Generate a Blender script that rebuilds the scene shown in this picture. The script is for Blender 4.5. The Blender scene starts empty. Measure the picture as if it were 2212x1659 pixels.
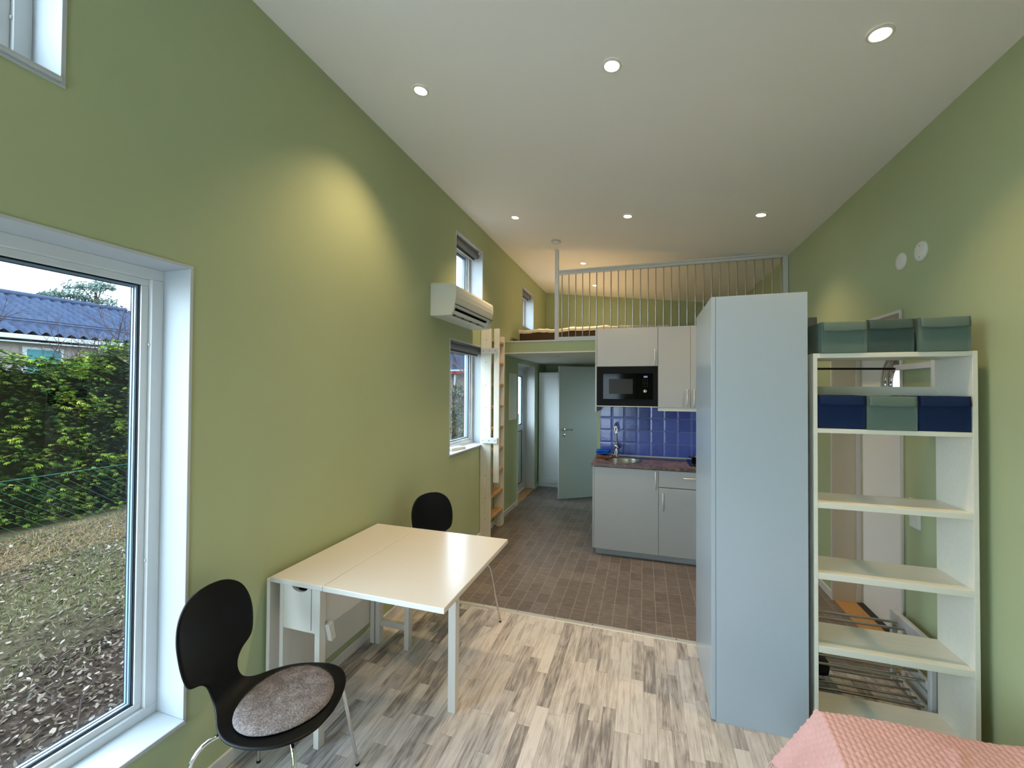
import bpy, math, random
import numpy as np
from mathutils import Vector, Matrix, noise
random.seed(7)
PI = math.pi
SC = bpy.context.scene
COL = SC.collection

# ------------------------------------------------------------------ camera, sky, exposure
CAMX, CAMH, FPX, YAW, PITCH, ROLL = 1.7174, 1.6285, 895.94, 17.6627, 0.8051, 0.3482
cd = bpy.data.cameras.new('camera'); cam = bpy.data.objects.new('camera', cd); COL.objects.link(cam)
cd.sensor_fit = 'HORIZONTAL'; cd.sensor_width = 36.0; cd.lens = FPX * 36.0 / 2212.0
cd.clip_start = 0.02; cd.clip_end = 300
a, b, r = [math.radians(v) for v in (YAW, PITCH, ROLL)]
fw = Vector((-math.sin(a) * math.cos(b), math.cos(a) * math.cos(b), math.sin(b)))
rt = Vector((math.cos(a), math.sin(a), 0)); up = rt.cross(fw)
r2 = rt * math.cos(r) + up * math.sin(r); u2 = -rt * math.sin(r) + up * math.cos(r)
m3 = Matrix((r2, u2, -fw)).transposed()
cam.matrix_world = Matrix.Translation((CAMX, 0, CAMH)) @ m3.to_4x4()
SC.camera = cam

w = bpy.data.worlds.new('World'); SC.world = w; w.use_nodes = True
wn = w.node_tree.nodes; wl = w.node_tree.links
bg = wn['Background']
SKY = 6.0
tc = wn.new('ShaderNodeTexCoord'); sp = wn.new('ShaderNodeSeparateXYZ'); cr = wn.new('ShaderNodeValToRGB')
wl.new(tc.outputs['Generated'], sp.inputs[0]); wl.new(sp.outputs['Z'], cr.inputs[0])
cr.color_ramp.elements[0].position = 0.0; cr.color_ramp.elements[0].color = (0.70, 0.86, 1.0, 1)
cr.color_ramp.elements[1].position = 0.9; cr.color_ramp.elements[1].color = (0.62, 0.80, 1.0, 1)
wl.new(cr.outputs[0], bg.inputs['Color']); bg.inputs['Strength'].default_value = SKY

SC.view_settings.view_transform = 'Standard'; SC.view_settings.look = 'None'
SC.view_settings.gamma = 1.0; SC.view_settings.use_curve_mapping = False
SC.view_settings.exposure = 1.05
SC.cycles.max_bounces = 10; SC.cycles.diffuse_bounces = 6; SC.cycles.glossy_bounces = 4
SC.cycles.transparent_max_bounces = 12; SC.cycles.sample_clamp_indirect = 4.0
SC.cycles.caustics_reflective = False; SC.cycles.caustics_refractive = False

# room numbers
W = 3.133; ZC = 3.4107; CS = -0.1218; YB = 7.44; YF = -1.35; YS = 4.90; ZL0, ZL1 = 2.079, 2.232
def zceil(x): return ZC + CS * x

# sky portals in the window openings (they emit nothing themselves, only guide the sky sampling)
def portal(x, y, z, sy, sz, side):
    l = bpy.data.lights.new('sky_portal', 'AREA'); l.shape = 'RECTANGLE'; l.size = sz; l.size_y = sy
    l.cycles.is_portal = True
    o = bpy.data.objects.new('sky_portal', l); COL.objects.link(o); o.location = (x, y, z)
    o.rotation_euler = (0, -PI / 2 if side > 0 else PI / 2, 0)

# ------------------------------------------------------------------ colour + material helpers
def lin(c):
    return tuple(((v / 255) / 12.92 if v / 255 <= 0.04045 else ((v / 255 + 0.055) / 1.055) ** 2.4) for v in c) + (1,)
class NT:
    def __init__(s, name):
        s.m = bpy.data.materials.new(name); s.m.use_nodes = True
        s.t = s.m.node_tree; s.n = s.t.nodes; s.l = s.t.links; s.p = s.n['Principled BSDF']
    def node(s, t, **k):
        n = s.n.new(t)
        for a_, v in k.items(): setattr(n, a_, v)
        return n
    def inp(s, sock, v):
        if v is None: return
        if hasattr(v, 'is_output'): s.l.new(v, sock)
        else: sock.default_value = v
    def M(s, op, a=None, b=None, c=None):
        n = s.node('ShaderNodeMath', operation=op)
        s.inp(n.inputs[0], a); s.inp(n.inputs[1], b); s.inp(n.inputs[2], c); return n.outputs[0]
    def pos(s):
        g = s.node('ShaderNodeNewGeometry'); x = s.node('ShaderNodeSeparateXYZ'); s.l.new(g.outputs['Position'], x.inputs[0])
        return g.outputs['Position'], x.outputs[0], x.outputs[1], x.outputs[2]
    def objpos(s):
        g = s.node('ShaderNodeTexCoord'); return g.outputs['Object']
    def comb(s, x, y, z):
        n = s.node('ShaderNodeCombineXYZ'); s.inp(n.inputs[0], x); s.inp(n.inputs[1], y); s.inp(n.inputs[2], z); return n.outputs[0]
    def noise(s, v, scale, detail=3, rough=0.5, dist=0.0):
        n = s.node('ShaderNodeTexNoise'); s.inp(n.inputs['Vector'], v); n.inputs['Scale'].default_value = scale
        n.inputs['Detail'].default_value = detail; n.inputs['Roughness'].default_value = rough; n.inputs['Distortion'].default_value = dist
        return n.outputs['Fac']
    def white(s, v):
        n = s.node('ShaderNodeTexWhiteNoise', noise_dimensions='3D'); s.inp(n.inputs['Vector'], v); return n.outputs['Value']
    def ramp(s, f, stops):
        n = s.node('ShaderNodeValToRGB'); s.inp(n.inputs[0], f); e = n.color_ramp.elements
        while len(e) < len(stops): e.new(0.5)
        for i, (p_, c) in enumerate(stops): e[i].position = p_; e[i].color = c if len(c) == 4 else lin(c)
        return n.outputs[0]
    def mix(s, f, a, b, mode='MIX'):
        n = s.node('ShaderNodeMix', data_type='RGBA', blend_type=mode)
        s.inp(n.inputs[0], f); s.inp(n.inputs[6], a); s.inp(n.inputs[7], b); return n.outputs[2]
    def bump(s, h, strength, dist):
        n = s.node('ShaderNodeBump'); s.inp(n.inputs['Height'], h); n.inputs['Strength'].default_value = strength
        n.inputs['Distance'].default_value = dist; s.l.new(n.outputs[0], s.p.inputs['Normal'])
    def set(s, **k):
        for a_, v in k.items(): s.inp(s.p.inputs[a_.replace('_', ' ')], v)
MAT = {}
OUT = 0.40   # garden colours darkened to offset the strong sky light and exposure
def lo(c, f=None): return tuple(v * (f or OUT) for v in lin(c)[:3]) + (1,)
def simple(name, rgb, rough=0.5, metal=0.0, spec=0.5, bump=None, var=0.0, varscale=6.0):
    t = NT(name); c = lin(rgb); P = t.objpos()
    if var > 0:
        n = t.noise(P, varscale, 3)
        c2 = tuple(v * (1 - var) for v in c[:3]) + (1,); c1 = tuple(min(1, v * (1 + var)) for v in c[:3]) + (1,)
        t.set(Base_Color=t.ramp(n, [(0.3, c2), (0.7, c1)]))
    else: t.set(Base_Color=c)
    t.set(Roughness=rough, Metallic=metal, Specular_IOR_Level=spec)
    if bump: t.bump(t.noise(P, bump[0], 4), bump[1], bump[2])
    MAT[name] = t.m; return t
simple('green_wall', (173, 183, 144), 0.75, spec=0.3, bump=(120, 0.12, 0.002), var=0.03, varscale=1.2)
simple('ceiling_white', (241, 238, 235), 0.9, spec=0.2, bump=(150, 0.08, 0.002))
simple('trim_white', (212, 212, 210), 0.4, bump=(60, 0.03, 0.001))
simple('reveal_paint', (188, 193, 197), 0.45, spec=0.3, bump=(60, 0.03, 0.001))
simple('beige_paint', (212, 203, 184), 0.6, bump=(60, 0.03, 0.001))
simple('table_white', (218, 213, 206), 0.22, bump=(40, 0.03, 0.0005))
simple('frame_white', (214, 215, 216), 0.35, bump=(50, 0.05, 0.0008))
simple('wardrobe_white', (240, 242, 242), 0.35, bump=(50, 0.05, 0.0008))
simple('plastic_white', (222, 222, 214), 0.35, spec=0.5, var=0.01)
simple('cabinet_grey', (172, 176, 178), 0.38, bump=(200, 0.04, 0.0005), var=0.01, varscale=2)
simple('door_grey', (152, 160, 150), 0.45, bump=(200, 0.04, 0.0005), var=0.01, varscale=2)
simple('tall_grey', (170, 182, 192), 0.24, bump=(300, 0.04, 0.0004), var=0.01, varscale=2)
simple('dark_gap', (24, 24, 24), 0.8, var=0.05)
simple('black_lacquer', (5, 5, 6), 0.4, spec=0.22, bump=(90, 0.03, 0.0005))
simple('black_glass', (5, 5, 6), 0.08, spec=0.14, var=0.02)
simple('black_plastic', (12, 12, 13), 0.5, spec=0.15, var=0.04)
simple('chrome', (215, 215, 215), 0.08, 1.0, var=0.01)
simple('steel', (190, 188, 182), 0.25, 1.0, bump=(180, 0.05, 0.0004))
simple('steel_bowl', (170, 168, 160), 0.32, 1.0, bump=(200, 0.05, 0.0004))
simple('alu', (222, 221, 216), 0.3, 0.55, bump=(160, 0.05, 0.0004))
simple('gasket', (30, 32, 42), 0.8, spec=0.1, var=0.05)
simple('spacer', (140, 162, 190), 0.35, 0.0, var=0.01)
simple('blind_grey', (108, 110, 112), 0.75, bump=(300, 0.3, 0.0006), var=0.04, varscale=30)
simple('box_sage', (98, 116, 108), 0.9, spec=0.2, bump=(400, 0.4, 0.0008), var=0.05, varscale=8)
simple('box_dark_sage', (72, 88, 84), 0.9, spec=0.2, bump=(400, 0.4, 0.0008), var=0.05, varscale=8)
simple('box_navy', (24, 42, 76), 0.9, spec=0.2, bump=(400, 0.4, 0.0008), var=0.05, varscale=8)
simple('mattress_brown', (82, 66, 52), 0.95, spec=0.1, bump=(250, 0.3, 0.001), var=0.05)
simple('bedding', (226, 216, 196), 0.9, spec=0.1, bump=(30, 0.5, 0.006), var=0.03)
simple('cloth_blue', (20, 90, 190), 0.9, spec=0.1, bump=(120, 0.5, 0.002), var=0.1, varscale=30)
simple('cloth_terracotta', (128, 88, 70), 0.9, spec=0.1, bump=(120, 0.5, 0.002), var=0.1, varscale=30)
simple('cork', (176, 134, 84), 0.85, spec=0.2, bump=(260, 0.4, 0.001), var=0.12, varscale=90)
simple('rubber_dark', (40, 38, 38), 0.85, bump=(200, 0.4, 0.001), var=0.1, varscale=60)
simple('brass_dot', (60, 54, 46), 0.5, 0.3, var=0.02)
simple('bag_black', (10, 10, 10), 0.7, bump=(40, 0.6, 0.003), var=0.1)
simple('house_render', (104, 98, 92), 0.95, spec=0.02, bump=(30, 0.2, 0.004), var=0.04)
simple('house_white', (128, 130, 132), 0.9, spec=0.02, var=0.02)
simple('teal_glass', (46, 84, 88), 0.6, spec=0.05, var=0.06, varscale=2)
simple('roof_red', (86, 38, 36), 0.95, spec=0.02, bump=(12, 0.6, 0.02), var=0.1, varscale=3)
simple('bark', (56, 46, 44), 0.95, spec=0.02, bump=(60, 0.5, 0.004), var=0.15, varscale=20)
simple('bark_dark', (20, 17, 14), 0.98, spec=0.0, bump=(60, 0.5, 0.004), var=0.2, varscale=20)
simple('wire_green', (44, 84, 70), 0.8, 0.0, spec=0.05, var=0.05)
simple('outdoor_fence', (104, 92, 82), 0.9, bump=(50, 0.4, 0.004), var=0.15, varscale=8)
simple('mark_grey', (120, 120, 118), 0.6, var=0.02)

def wood(name, c1, c2, axis=1, rough=0.5):
    t = NT(name); P = t.objpos(); mp = t.node('ShaderNodeMapping'); t.l.new(P, mp.inputs[0])
    s_ = [60, 60, 60]; s_[axis] = 5; mp.inputs['Scale'].default_value = s_
    n = t.noise(mp.outputs[0], 1.0, 5, 0.6, 0.6)
    t.set(Base_Color=t.ramp(n, [(0.3, c1), (0.7, c2)]), Roughness=rough); t.bump(n, 0.15, 0.0006); MAT[name] = t.m
wood('rung_pine', (176, 132, 86), (214, 176, 126), 1, 0.55)
wood('sill_oak', (150, 112, 70), (192, 152, 102), 1, 0.5)
wood('shelf_white', (222, 220, 206), (228, 226, 214), 0, 0.42)
wood('rail_pine_white', (222, 214, 196), (234, 228, 212), 2, 0.5)

def plank_mat():
    t = NT('laminate_planks'); P, x, y, z = t.pos()
    cx_ = t.M('DIVIDE', t.M('ADD', x, 3.0), 0.0655); col = t.M('FLOOR', cx_); fx = t.M('FRACT', cx_)
    r1 = t.white(t.comb(col, 3.1, 0)); L = t.M('ADD', t.M('MULTIPLY', t.white(t.comb(col, 8.7, 2)), 0.10), 0.36)
    cy_ = t.M('ADD', t.M('DIVIDE', t.M('ADD', y, 5.0), L), t.M('MULTIPLY', r1, 9)); row = t.M('FLOOR', cy_); fy = t.M('FRACT', cy_)
    rr = t.white(t.comb(col, row, 1.0)); rr2 = t.white(t.comb(col, row, 5.0))
    off = t.M('MULTIPLY', rr2, 40)
    v1 = t.comb(t.M('ADD', t.M('MULTIPLY', x, 34), off), t.M('MULTIPLY', y, 2.6), off)
    g1 = t.noise(v1, 1.0, 6, 0.62, 1.4)
    v2 = t.comb(t.M('ADD', t.M('MULTIPLY', x, 160), off), t.M('MULTIPLY', y, 7), off)
    g2 = t.noise(v2, 1.0, 4, 0.7, 0.3)
    v3 = t.comb(t.M('ADD', t.M('MULTIPLY', x, 11), off), t.M('MULTIPLY', y, 3.2), off)
    g3 = t.noise(v3, 1.0, 3, 0.5, 2.0)
    tone = t.M('ADD', t.M('ADD', t.M('MULTIPLY', rr, 0.42), t.M('MULTIPLY', g1, 0.95)), t.M('ADD', t.M('MULTIPLY', g2, 0.55), t.M('MULTIPLY', g3, 0.55)))
    tone = t.M('DIVIDE', tone, 2.4)
    c = t.ramp(tone, [(0.33, (94, 88, 86)), (0.42, (140, 133, 130)), (0.49, (180, 172, 166)), (0.60, (212, 205, 199))])
    # joints
    ex = t.M('MINIMUM', fx, t.M('SUBTRACT', 1, fx)); ey = t.M('MULTIPLY', t.M('MINIMUM', fy, t.M('SUBTRACT', 1, fy)), 5.5)
    e = t.M('MINIMUM', ex, ey); j = t.M('LESS_THAN', e, 0.018)
    c = t.mix(t.M('MULTIPLY', j, 0.35), c, lin((70, 62, 58)))
    t.set(Base_Color=c, Roughness=t.M('ADD', t.M('MULTIPLY', g2, 0.15), 0.36), Specular_IOR_Level=0.4)
    t.bump(t.M('SUBTRACT', g2, t.M('MULTIPLY', j, 0.6)), 0.12, 0.0006); MAT['laminate_planks'] = t.m
plank_mat()
def tile_mat():
    t = NT('vinyl_tiles'); P, x, y, z = t.pos()
    a_ = t.M('DIVIDE', t.M('SUBTRACT', x, 1.115 - 0.0979 * 40), 0.0979); b_ = t.M('DIVIDE', t.M('SUBTRACT', y, 2.961 - 0.1541 * 10), 0.1541)
    fx = t.M('FRACT', a_); fy = t.M('FRACT', b_); id_ = t.comb(t.M('FLOOR', a_), t.M('FLOOR', b_), 0)
    rr = t.white(id_)
    n = t.noise(t.comb(t.M('MULTIPLY', x, 14), t.M('MULTIPLY', y, 60), 0), 1.0, 5, 0.65)
    tone = t.M('ADD', t.M('MULTIPLY', rr, 0.16), t.M('MULTIPLY', n, 0.84))
    c = t.ramp(tone, [(0.3, (90, 81, 76)), (0.5, (109, 99, 93)), (0.7, (132, 121, 113))])
    ex = t.M('MINIMUM', fx, t.M('SUBTRACT', 1, fx)); ey = t.M('MULTIPLY', t.M('MINIMUM', fy, t.M('SUBTRACT', 1, fy)), 1.57)
    jx = t.M('LESS_THAN', ex, 0.024); jy = t.M('LESS_THAN', ey, 0.022)
    c = t.mix(t.M('MULTIPLY', jx, 0.7), c, lin((160, 147, 133))); c = t.mix(t.M('MULTIPLY', jy, 0.55), c, lin((148, 136, 124)))
    t.set(Base_Color=c, Roughness=0.42, Specular_IOR_Level=0.45)
    t.bump(t.M('SUBTRACT', 1, t.M('MAXIMUM', jx, jy)), 0.2, 0.0008); MAT['vinyl_tiles'] = t.m
tile_mat()
def splash_mat():
    t = NT('blue_tiles'); P, x, y, z = t.pos()
    a_ = t.M('DIVIDE', t.M('SUBTRACT', x, 1.378 - 1.35 - 0.1352 * 10 + 1.35), 0.1352); b_ = t.M('DIVIDE', t.M('SUBTRACT', z, 0.917 - 1.36), 0.136)
    fx = t.M('FRACT', a_); fz = t.M('FRACT', b_); rr = t.white(t.comb(t.M('FLOOR', a_), t.M('FLOOR', b_), 2))
    n = t.noise(P, 26, 4, 0.6)
    c = t.ramp(t.M('ADD', t.M('MULTIPLY', rr, 0.5), t.M('MULTIPLY', n, 0.5)), [(0.3, (66, 80, 156)), (0.7, (92, 106, 186))])
    ex = t.M('MINIMUM', fx, t.M('SUBTRACT', 1, fx)); ez = t.M('MINIMUM', fz, t.M('SUBTRACT', 1, fz)); e = t.M('MINIMUM', ex, ez)
    j = t.M('LESS_THAN', e, 0.02)
    c = t.mix(j, c, lin((118, 130, 176))); t.set(Base_Color=c, Roughness=t.M('ADD', t.M('MULTIPLY', j, 0.5), 0.16))
    pil = t.M('MINIMUM', t.M('MULTIPLY', e, 8), 1.0)
    t.bump(t.M('ADD', pil, t.M('MULTIPLY', n, 0.5)), 0.5, 0.003); MAT['blue_tiles'] = t.m
splash_mat()
def worktop_mat():
    t = NT('brown_stone'); P = t.objpos()
    n = t.noise(P, 16, 7, 0.7, 1.2); n2 = t.noise(P, 60, 4, 0.6)
    c = t.ramp(t.M('ADD', t.M('MULTIPLY', n, 0.75), t.M('MULTIPLY', n2, 0.25)), [(0.38, (58, 44, 42)), (0.5, (98, 80, 74)), (0.6, (140, 120, 108))])
    t.set(Base_Color=c, Roughness=0.3); MAT['brown_stone'] = t.m
worktop_mat()
def cushion_mat():
    t = NT('grey_felt'); P = t.objpos(); n = t.noise(P, 190, 3, 0.7); n2 = t.noise(P, 26, 3, 0.6)
    c = t.ramp(t.M('ADD', t.M('MULTIPLY', n, 0.7), t.M('MULTIPLY', n2, 0.3)), [(0.35, (92, 84, 82)), (0.5, (128, 119, 117)), (0.65, (172, 165, 163))])
    t.set(Base_Color=c, Roughness=0.95, Specular_IOR_Level=0.1); t.bump(n, 0.7, 0.004); MAT['grey_felt'] = t.m
cushion_mat()
def blanket_mat():
    t = NT('pink_waffle'); P = t.objpos(); n = t.noise(P, 220, 3, 0.6); n2 = t.noise(P, 5, 3)
    t.set(Base_Color=t.ramp(n2, [(0.3, (206, 158, 154)), (0.7, (218, 172, 168))]), Roughness=0.92, Specular_IOR_Level=0.15, Sheen_Weight=0.25)
    t.bump(n, 0.4, 0.002); MAT['pink_waffle'] = t.m
blanket_mat()
def glass_mat():
    t = NT('window_glass'); out = t.n['Material Output']
    tr = t.node('ShaderNodeBsdfTransparent'); gl = t.node('ShaderNodeBsdfGlossy'); gl.inputs['Roughness'].default_value = 0.01
    fr = t.node('ShaderNodeLayerWeight'); fr.inputs[0].default_value = 0.5; mx = t.node('ShaderNodeMixShader')
    sch = t.M('ADD', t.M('MULTIPLY', t.M('POWER', fr.outputs['Facing'], 5.0), 0.8), 0.03)
    nz = t.noise(t.objpos(), 2.0); tr.inputs[0].default_value = (0.96, 0.985, 0.98, 1)
    t.l.new(t.M('MULTIPLY', sch, t.M('ADD', t.M('MULTIPLY', nz, 0.1), 0.95)), mx.inputs[0]); t.l.new(tr.outputs[0], mx.inputs[1]); t.l.new(gl.outputs[0], mx.inputs[2])
    t.l.new(mx.outputs[0], out.inputs[0]); MAT['window_glass'] = t.m
glass_mat()
def emit(name, rgb, s, base=(230, 230, 225)):
    t = NT(name); nz = t.noise(t.objpos(), 40)
    t.set(Base_Color=lin(base), Emission_Color=rgb + (1,), Emission_Strength=t.M('ADD', t.M('MULTIPLY', nz, s * 0.05), s * 0.97)); MAT[name] = t.m
emit('lamp_face', (1.0, 0.86, 0.66), 12.0)
emit('led_digits', (0.45, 0.5, 1.0), 0.7, (20, 20, 30))
def tint_mat(name, stops, rough=0.8, trans=0.0):
    stops = [(p_, tuple(v * OUT for v in lin(c)[:3]) + (1,)) for p_, c in stops]
    t = NT(name); at = t.node('ShaderNodeAttribute', attribute_name='tint')
    t.set(Base_Color=t.ramp(at.outputs['Fac'], stops), Roughness=0.95, Specular_IOR_Level=0.02)
    if trans: t.set(Subsurface_Weight=0.0)
    MAT[name] = t.m
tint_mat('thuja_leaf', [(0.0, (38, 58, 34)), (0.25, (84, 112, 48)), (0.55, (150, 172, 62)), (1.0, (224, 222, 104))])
tint_mat('pine_leaf', [(0.0, (84, 104, 100)), (1.0, (150, 168, 156))])
tint_mat('dry_leaf', [(0.0, (62, 50, 44)), (0.4, (112, 94, 80)), (0.75, (166, 148, 134)), (1.0, (206, 194, 184))])
tint_mat('grass_blade', [(0.0, (62, 96, 38)), (0.3, (112, 124, 66)), (0.5, (140, 128, 92)), (1.0, (196, 180, 140))])
tint_mat('straw', [(0.0, (128, 98, 70)), (1.0, (214, 184, 140))])
tint_mat('bush_leaf', [(0.0, (40, 46, 36)), (1.0, (104, 108, 70))])
def ground_mat():
    t = NT('garden_soil'); P, x, y, z = t.pos()
    n = t.noise(P, 5, 5, 0.65); n2 = t.noise(P, 45, 5, 0.7)
    soil = t.ramp(n2, [(0.3, lo((52, 40, 36))), (0.6, lo((96, 80, 70))), (0.75, lo((120, 104, 94)))])
    grass = t.ramp(n2, [(0.3, lo((74, 70, 50))), (0.7, lo((136, 124, 92)))])
    f = t.M('ADD', t.M('MULTIPLY', t.M('SUBTRACT', t.M('MULTIPLY', x, -1), 2.0), 1.1), t.M('MULTIPLY', t.M('SUBTRACT', n, 0.5), 2.2))
    f = t.M('MAXIMUM', t.M('MINIMUM', f, 1.0), 0.0)
    t.set(Base_Color=t.mix(f, soil, grass), Roughness=0.95, Specular_IOR_Level=0.02); t.bump(n2, 0.8, 0.03); MAT['garden_soil'] = t.m
ground_mat()
def roof_mat():
    t = NT('roof_tile_blue'); P = t.objpos(); n = t.noise(P, 3, 3)
    t.set(Base_Color=t.ramp(n, [(0.3, lo((102, 116, 152), 0.15)), (0.7, lo((122, 138, 174), 0.15))]), Roughness=0.95, Specular_IOR_Level=0.03); MAT['roof_tile_blue'] = t.m
roof_mat()

# ------------------------------------------------------------------ mesh builder
class MB:
    def __init__(s): s.v = []; s.f = []; s.sm = []
    def add(s, vs, fs, smooth=False):
        o = len(s.v); s.v += [tuple(p) for p in vs]
        for f in fs: s.f.append([i + o for i in f]); s.sm.append(smooth)
        return s
    def box(s, x0, x1, y0, y1, z0, z1, mt=None):
        p = [Vector(c) for c in ((x0, y0, z0), (x1, y0, z0), (x1, y1, z0), (x0, y1, z0), (x0, y0, z1), (x1, y0, z1), (x1, y1, z1), (x0, y1, z1))]
        if mt: p = [mt @ q for q in p]
        return s.add(p, [(0, 3, 2, 1), (4, 5, 6, 7), (0, 1, 5, 4), (1, 2, 6, 5), (2, 3, 7, 6), (3, 0, 4, 7)])
    def prism(s, poly, axis, a0, a1):
        n = len(poly); ar = sum(poly[i][0] * poly[(i + 1) % n][1] - poly[(i + 1) % n][0] * poly[i][1] for i in range(n))
        def pt(p, a_): return {'y': (p[0], a_, p[1]), 'x': (a_, p[0], p[1]), 'z': (p[0], p[1], a_)}[axis]
        flip = (ar > 0) != (axis == 'y')
        vs = [pt(p, a0) for p in poly] + [pt(p, a1) for p in poly]
        fs = [list(range(n)), list(range(2 * n - 1, n - 1, -1))] + [(i, n + i, n + (i + 1) % n, (i + 1) % n) for i in range(n)]
        if flip: fs = [list(reversed(f)) for f in fs]
        return s.add(vs, fs)
    def tube(s, pts, r, n=12, cap=True, closed=False):
        pts = [Vector(p) for p in pts]; rr = r if isinstance(r, (list, tuple)) else [r] * len(pts)
        vs = []; N = len(pts); prev = None
        for i, p in enumerate(pts):
            if closed: d = pts[(i + 1) % N] - pts[i - 1]
            else: d = pts[min(i + 1, N - 1)] - pts[max(i - 1, 0)]
            d.normalize()
            if prev is None:
                ref = Vector((0, 0, 1)) if abs(d.z) < 0.9 else Vector((1, 0, 0)); a_ = d.cross(ref).normalized()
            else:
                a_ = (prev - d * prev.dot(d)).normalized()
            prev = a_; b_ = d.cross(a_)
            for k in range(n):
                t = 2 * PI * k / n; vs.append(p + (a_ * math.cos(t) + b_ * math.sin(t)) * rr[i])
        fs = []
        for i in range(N if closed else N - 1):
            j = (i + 1) % N
            for k in range(n): fs.append((i * n + k, i * n + (k + 1) % n, j * n + (k + 1) % n, j * n + k))
        s.add(vs, fs, True)
        if cap and not closed:
            s.add(vs[:n], [list(range(n - 1, -1, -1))]); s.add(vs[-n:], [list(range(n))])
        return s
    def lathe(s, prof, c=(0, 0, 0), mt=None, n=32, smooth=True, sx=1, sy=1):
        vs = []; c = Vector(c)
        for (r_, z_) in prof:
            for k in range(n):
                t = 2 * PI * k / n; p = Vector((r_ * math.cos(t) * sx, r_ * math.sin(t) * sy, z_))
                if mt: p = mt @ p
                vs.append(p + c)
        fs = []
        for i in range(len(prof) - 1):
            for k in range(n): fs.append((i * n + k, i * n + (k + 1) % n, (i + 1) * n + (k + 1) % n, (i + 1) * n + k))
        return s.add(vs, fs, smooth)
    def grid(s, fn, nu, nv, smooth=True, closed_u=False):
        vs = [fn(i / nu, j / nv) for j in range(nv + 1) for i in range(nu + 1)]
        fs = [(j * (nu + 1) + i, j * (nu + 1) + i + 1, (j + 1) * (nu + 1) + i + 1, (j + 1) * (nu + 1) + i) for j in range(nv) for i in range(nu)]
        return s.add(vs, fs, smooth)
    def build(s, name, mat, parent=None, bevel=0, seg=2, label=None, tint=None, recalc=False):
        me = bpy.data.meshes.new(name); off = Vector((0, 0, 0))
        if parent is not None and not parent.get('_local'):
            q = parent
            while q is not None: off = off + q.location; q = q.parent
        vs = [(p[0] - off.x, p[1] - off.y, p[2] - off.z) for p in s.v]
        me.from_pydata(vs, [], s.f)
        me.polygons.foreach_set('use_smooth', s.sm)
        if recalc:
            import bmesh
            bm = bmesh.new(); bm.from_mesh(me); bmesh.ops.recalc_face_normals(bm, faces=bm.faces); bm.to_mesh(me); bm.free()
        if tint is not None:
            at = me.attributes.new('tint', 'FLOAT', 'FACE'); at.data.foreach_set('value', tint)
        me.materials.append(MAT[mat]); me.update()
        o = bpy.data.objects.new(name, me); COL.objects.link(o)
        if parent is not None: o.parent = parent
        if bevel:
            m = o.modifiers.new('bevel', 'BEVEL'); m.width = bevel; m.segments = seg; m.limit_method = 'ANGLE'; m.angle_limit = math.radians(40)
        if label: o['label'] = label
        return o
def thing(name, label, cat, loc=(0, 0, 0), group=None, local=False):
    o = bpy.data.objects.new(name, None); COL.objects.link(o); o.location = loc; o.empty_display_size = 0.1
    o['label'] = label; o['category'] = cat
    if group: o['group'] = group
    if local: o['_local'] = 1
    return o
def tag(o, label, cat, group=None, kind=None):
    o['label'] = label; o['category'] = cat
    if group: o['group'] = group
    if kind: o['kind'] = kind
    return o
def struct_empty(name, loc):
    o = bpy.data.objects.new(name, None); COL.objects.link(o); o.location = loc; o['kind'] = 'structure'; o.empty_display_size = 0.1; return o
def S(name, mb, mat, label=None, bevel=0):
    o = mb.build(name, mat, None, bevel); o['kind'] = 'structure'
    if label: o['label'] = label
    return o
def copy_tree(o, parent=None):
    c = o.copy(); COL.objects.link(c); c.parent = parent
    for ch in list(o.children): copy_tree(ch, c)
    return c

# ------------------------------------------------------------------ room shell
def wall_x(mb, xa, xb, holes, ztop):
    ys = sorted({YF - 0.3, YB + 0.3} | {h[0] for h in holes} | {h[1] for h in holes})
    zs = sorted({-0.35, ztop} | {h[2] for h in holes} | {h[3] for h in holes})
    for i in range(len(ys) - 1):
        run = None
        for j in range(len(zs) - 1):
            cy, cz = (ys[i] + ys[i + 1]) / 2, (zs[j] + zs[j + 1]) / 2
            solid = not any(h[0] < cy < h[1] and h[2] < cz < h[3] for h in holes)
            if solid and run is None: run = zs[j]
            if (not solid) and run is not None: mb.box(xa, xb, ys[i], ys[i + 1], run, zs[j]); run = None
        if run is not None: mb.box(xa, xb, ys[i], ys[i + 1], run, ztop)
    return mb
WIN = {1: (-0.85, 1.185, 0.308, 2.113), 2: (-0.05, 0.793, 2.555, 3.16), 3: (3.594, 4.287, 2.555, 3.16), 4: (3.481, 4.40, 1.0, 2.108), 5: (5.859, 6.52, 2.555, 3.168)}
D1 = (5.667, 6.619, 0.0, 2.013); D2 = (2.945, 3.885, 0.0, 2.10); WB = (5.15, 6.35, 0.9, 1.95)
S('wall_left', wall_x(MB(), -0.24, 0, list(WIN.values()) + [D1], ZC + 0.0), 'green_wall')
S('wall_right', wall_x(MB(), W, W + 0.36, [D2, WB], zceil(W)), 'green_wall')
S('wall_back', MB().prism([(-0.24, -0.35), (W + 0.36, -0.35), (W + 0.36, zceil(W + 0.36)), (-0.24, zceil(-0.24))], 'y', YB, YB + 0.25), 'green_wall')
wf = MB()
WR = (0.40, 1.22, 0.25, 2.1)   # opening of the unseen window added behind the camera
wf.box(-0.24, WR[0], YF - 0.25, YF, -0.35, ZC + 0.1); wf.box(WR[1], W + 0.36, YF - 0.25, YF, -0.35, ZC + 0.1)
wf.box(WR[0], WR[1], YF - 0.25, YF, -0.35, WR[2]); wf.box(WR[0], WR[1], YF - 0.25, YF, WR[3], ZC + 0.1)
S('wall_front', wf, 'green_wall')
x0_, x1_ = -0.3, W + 0.4
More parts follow.
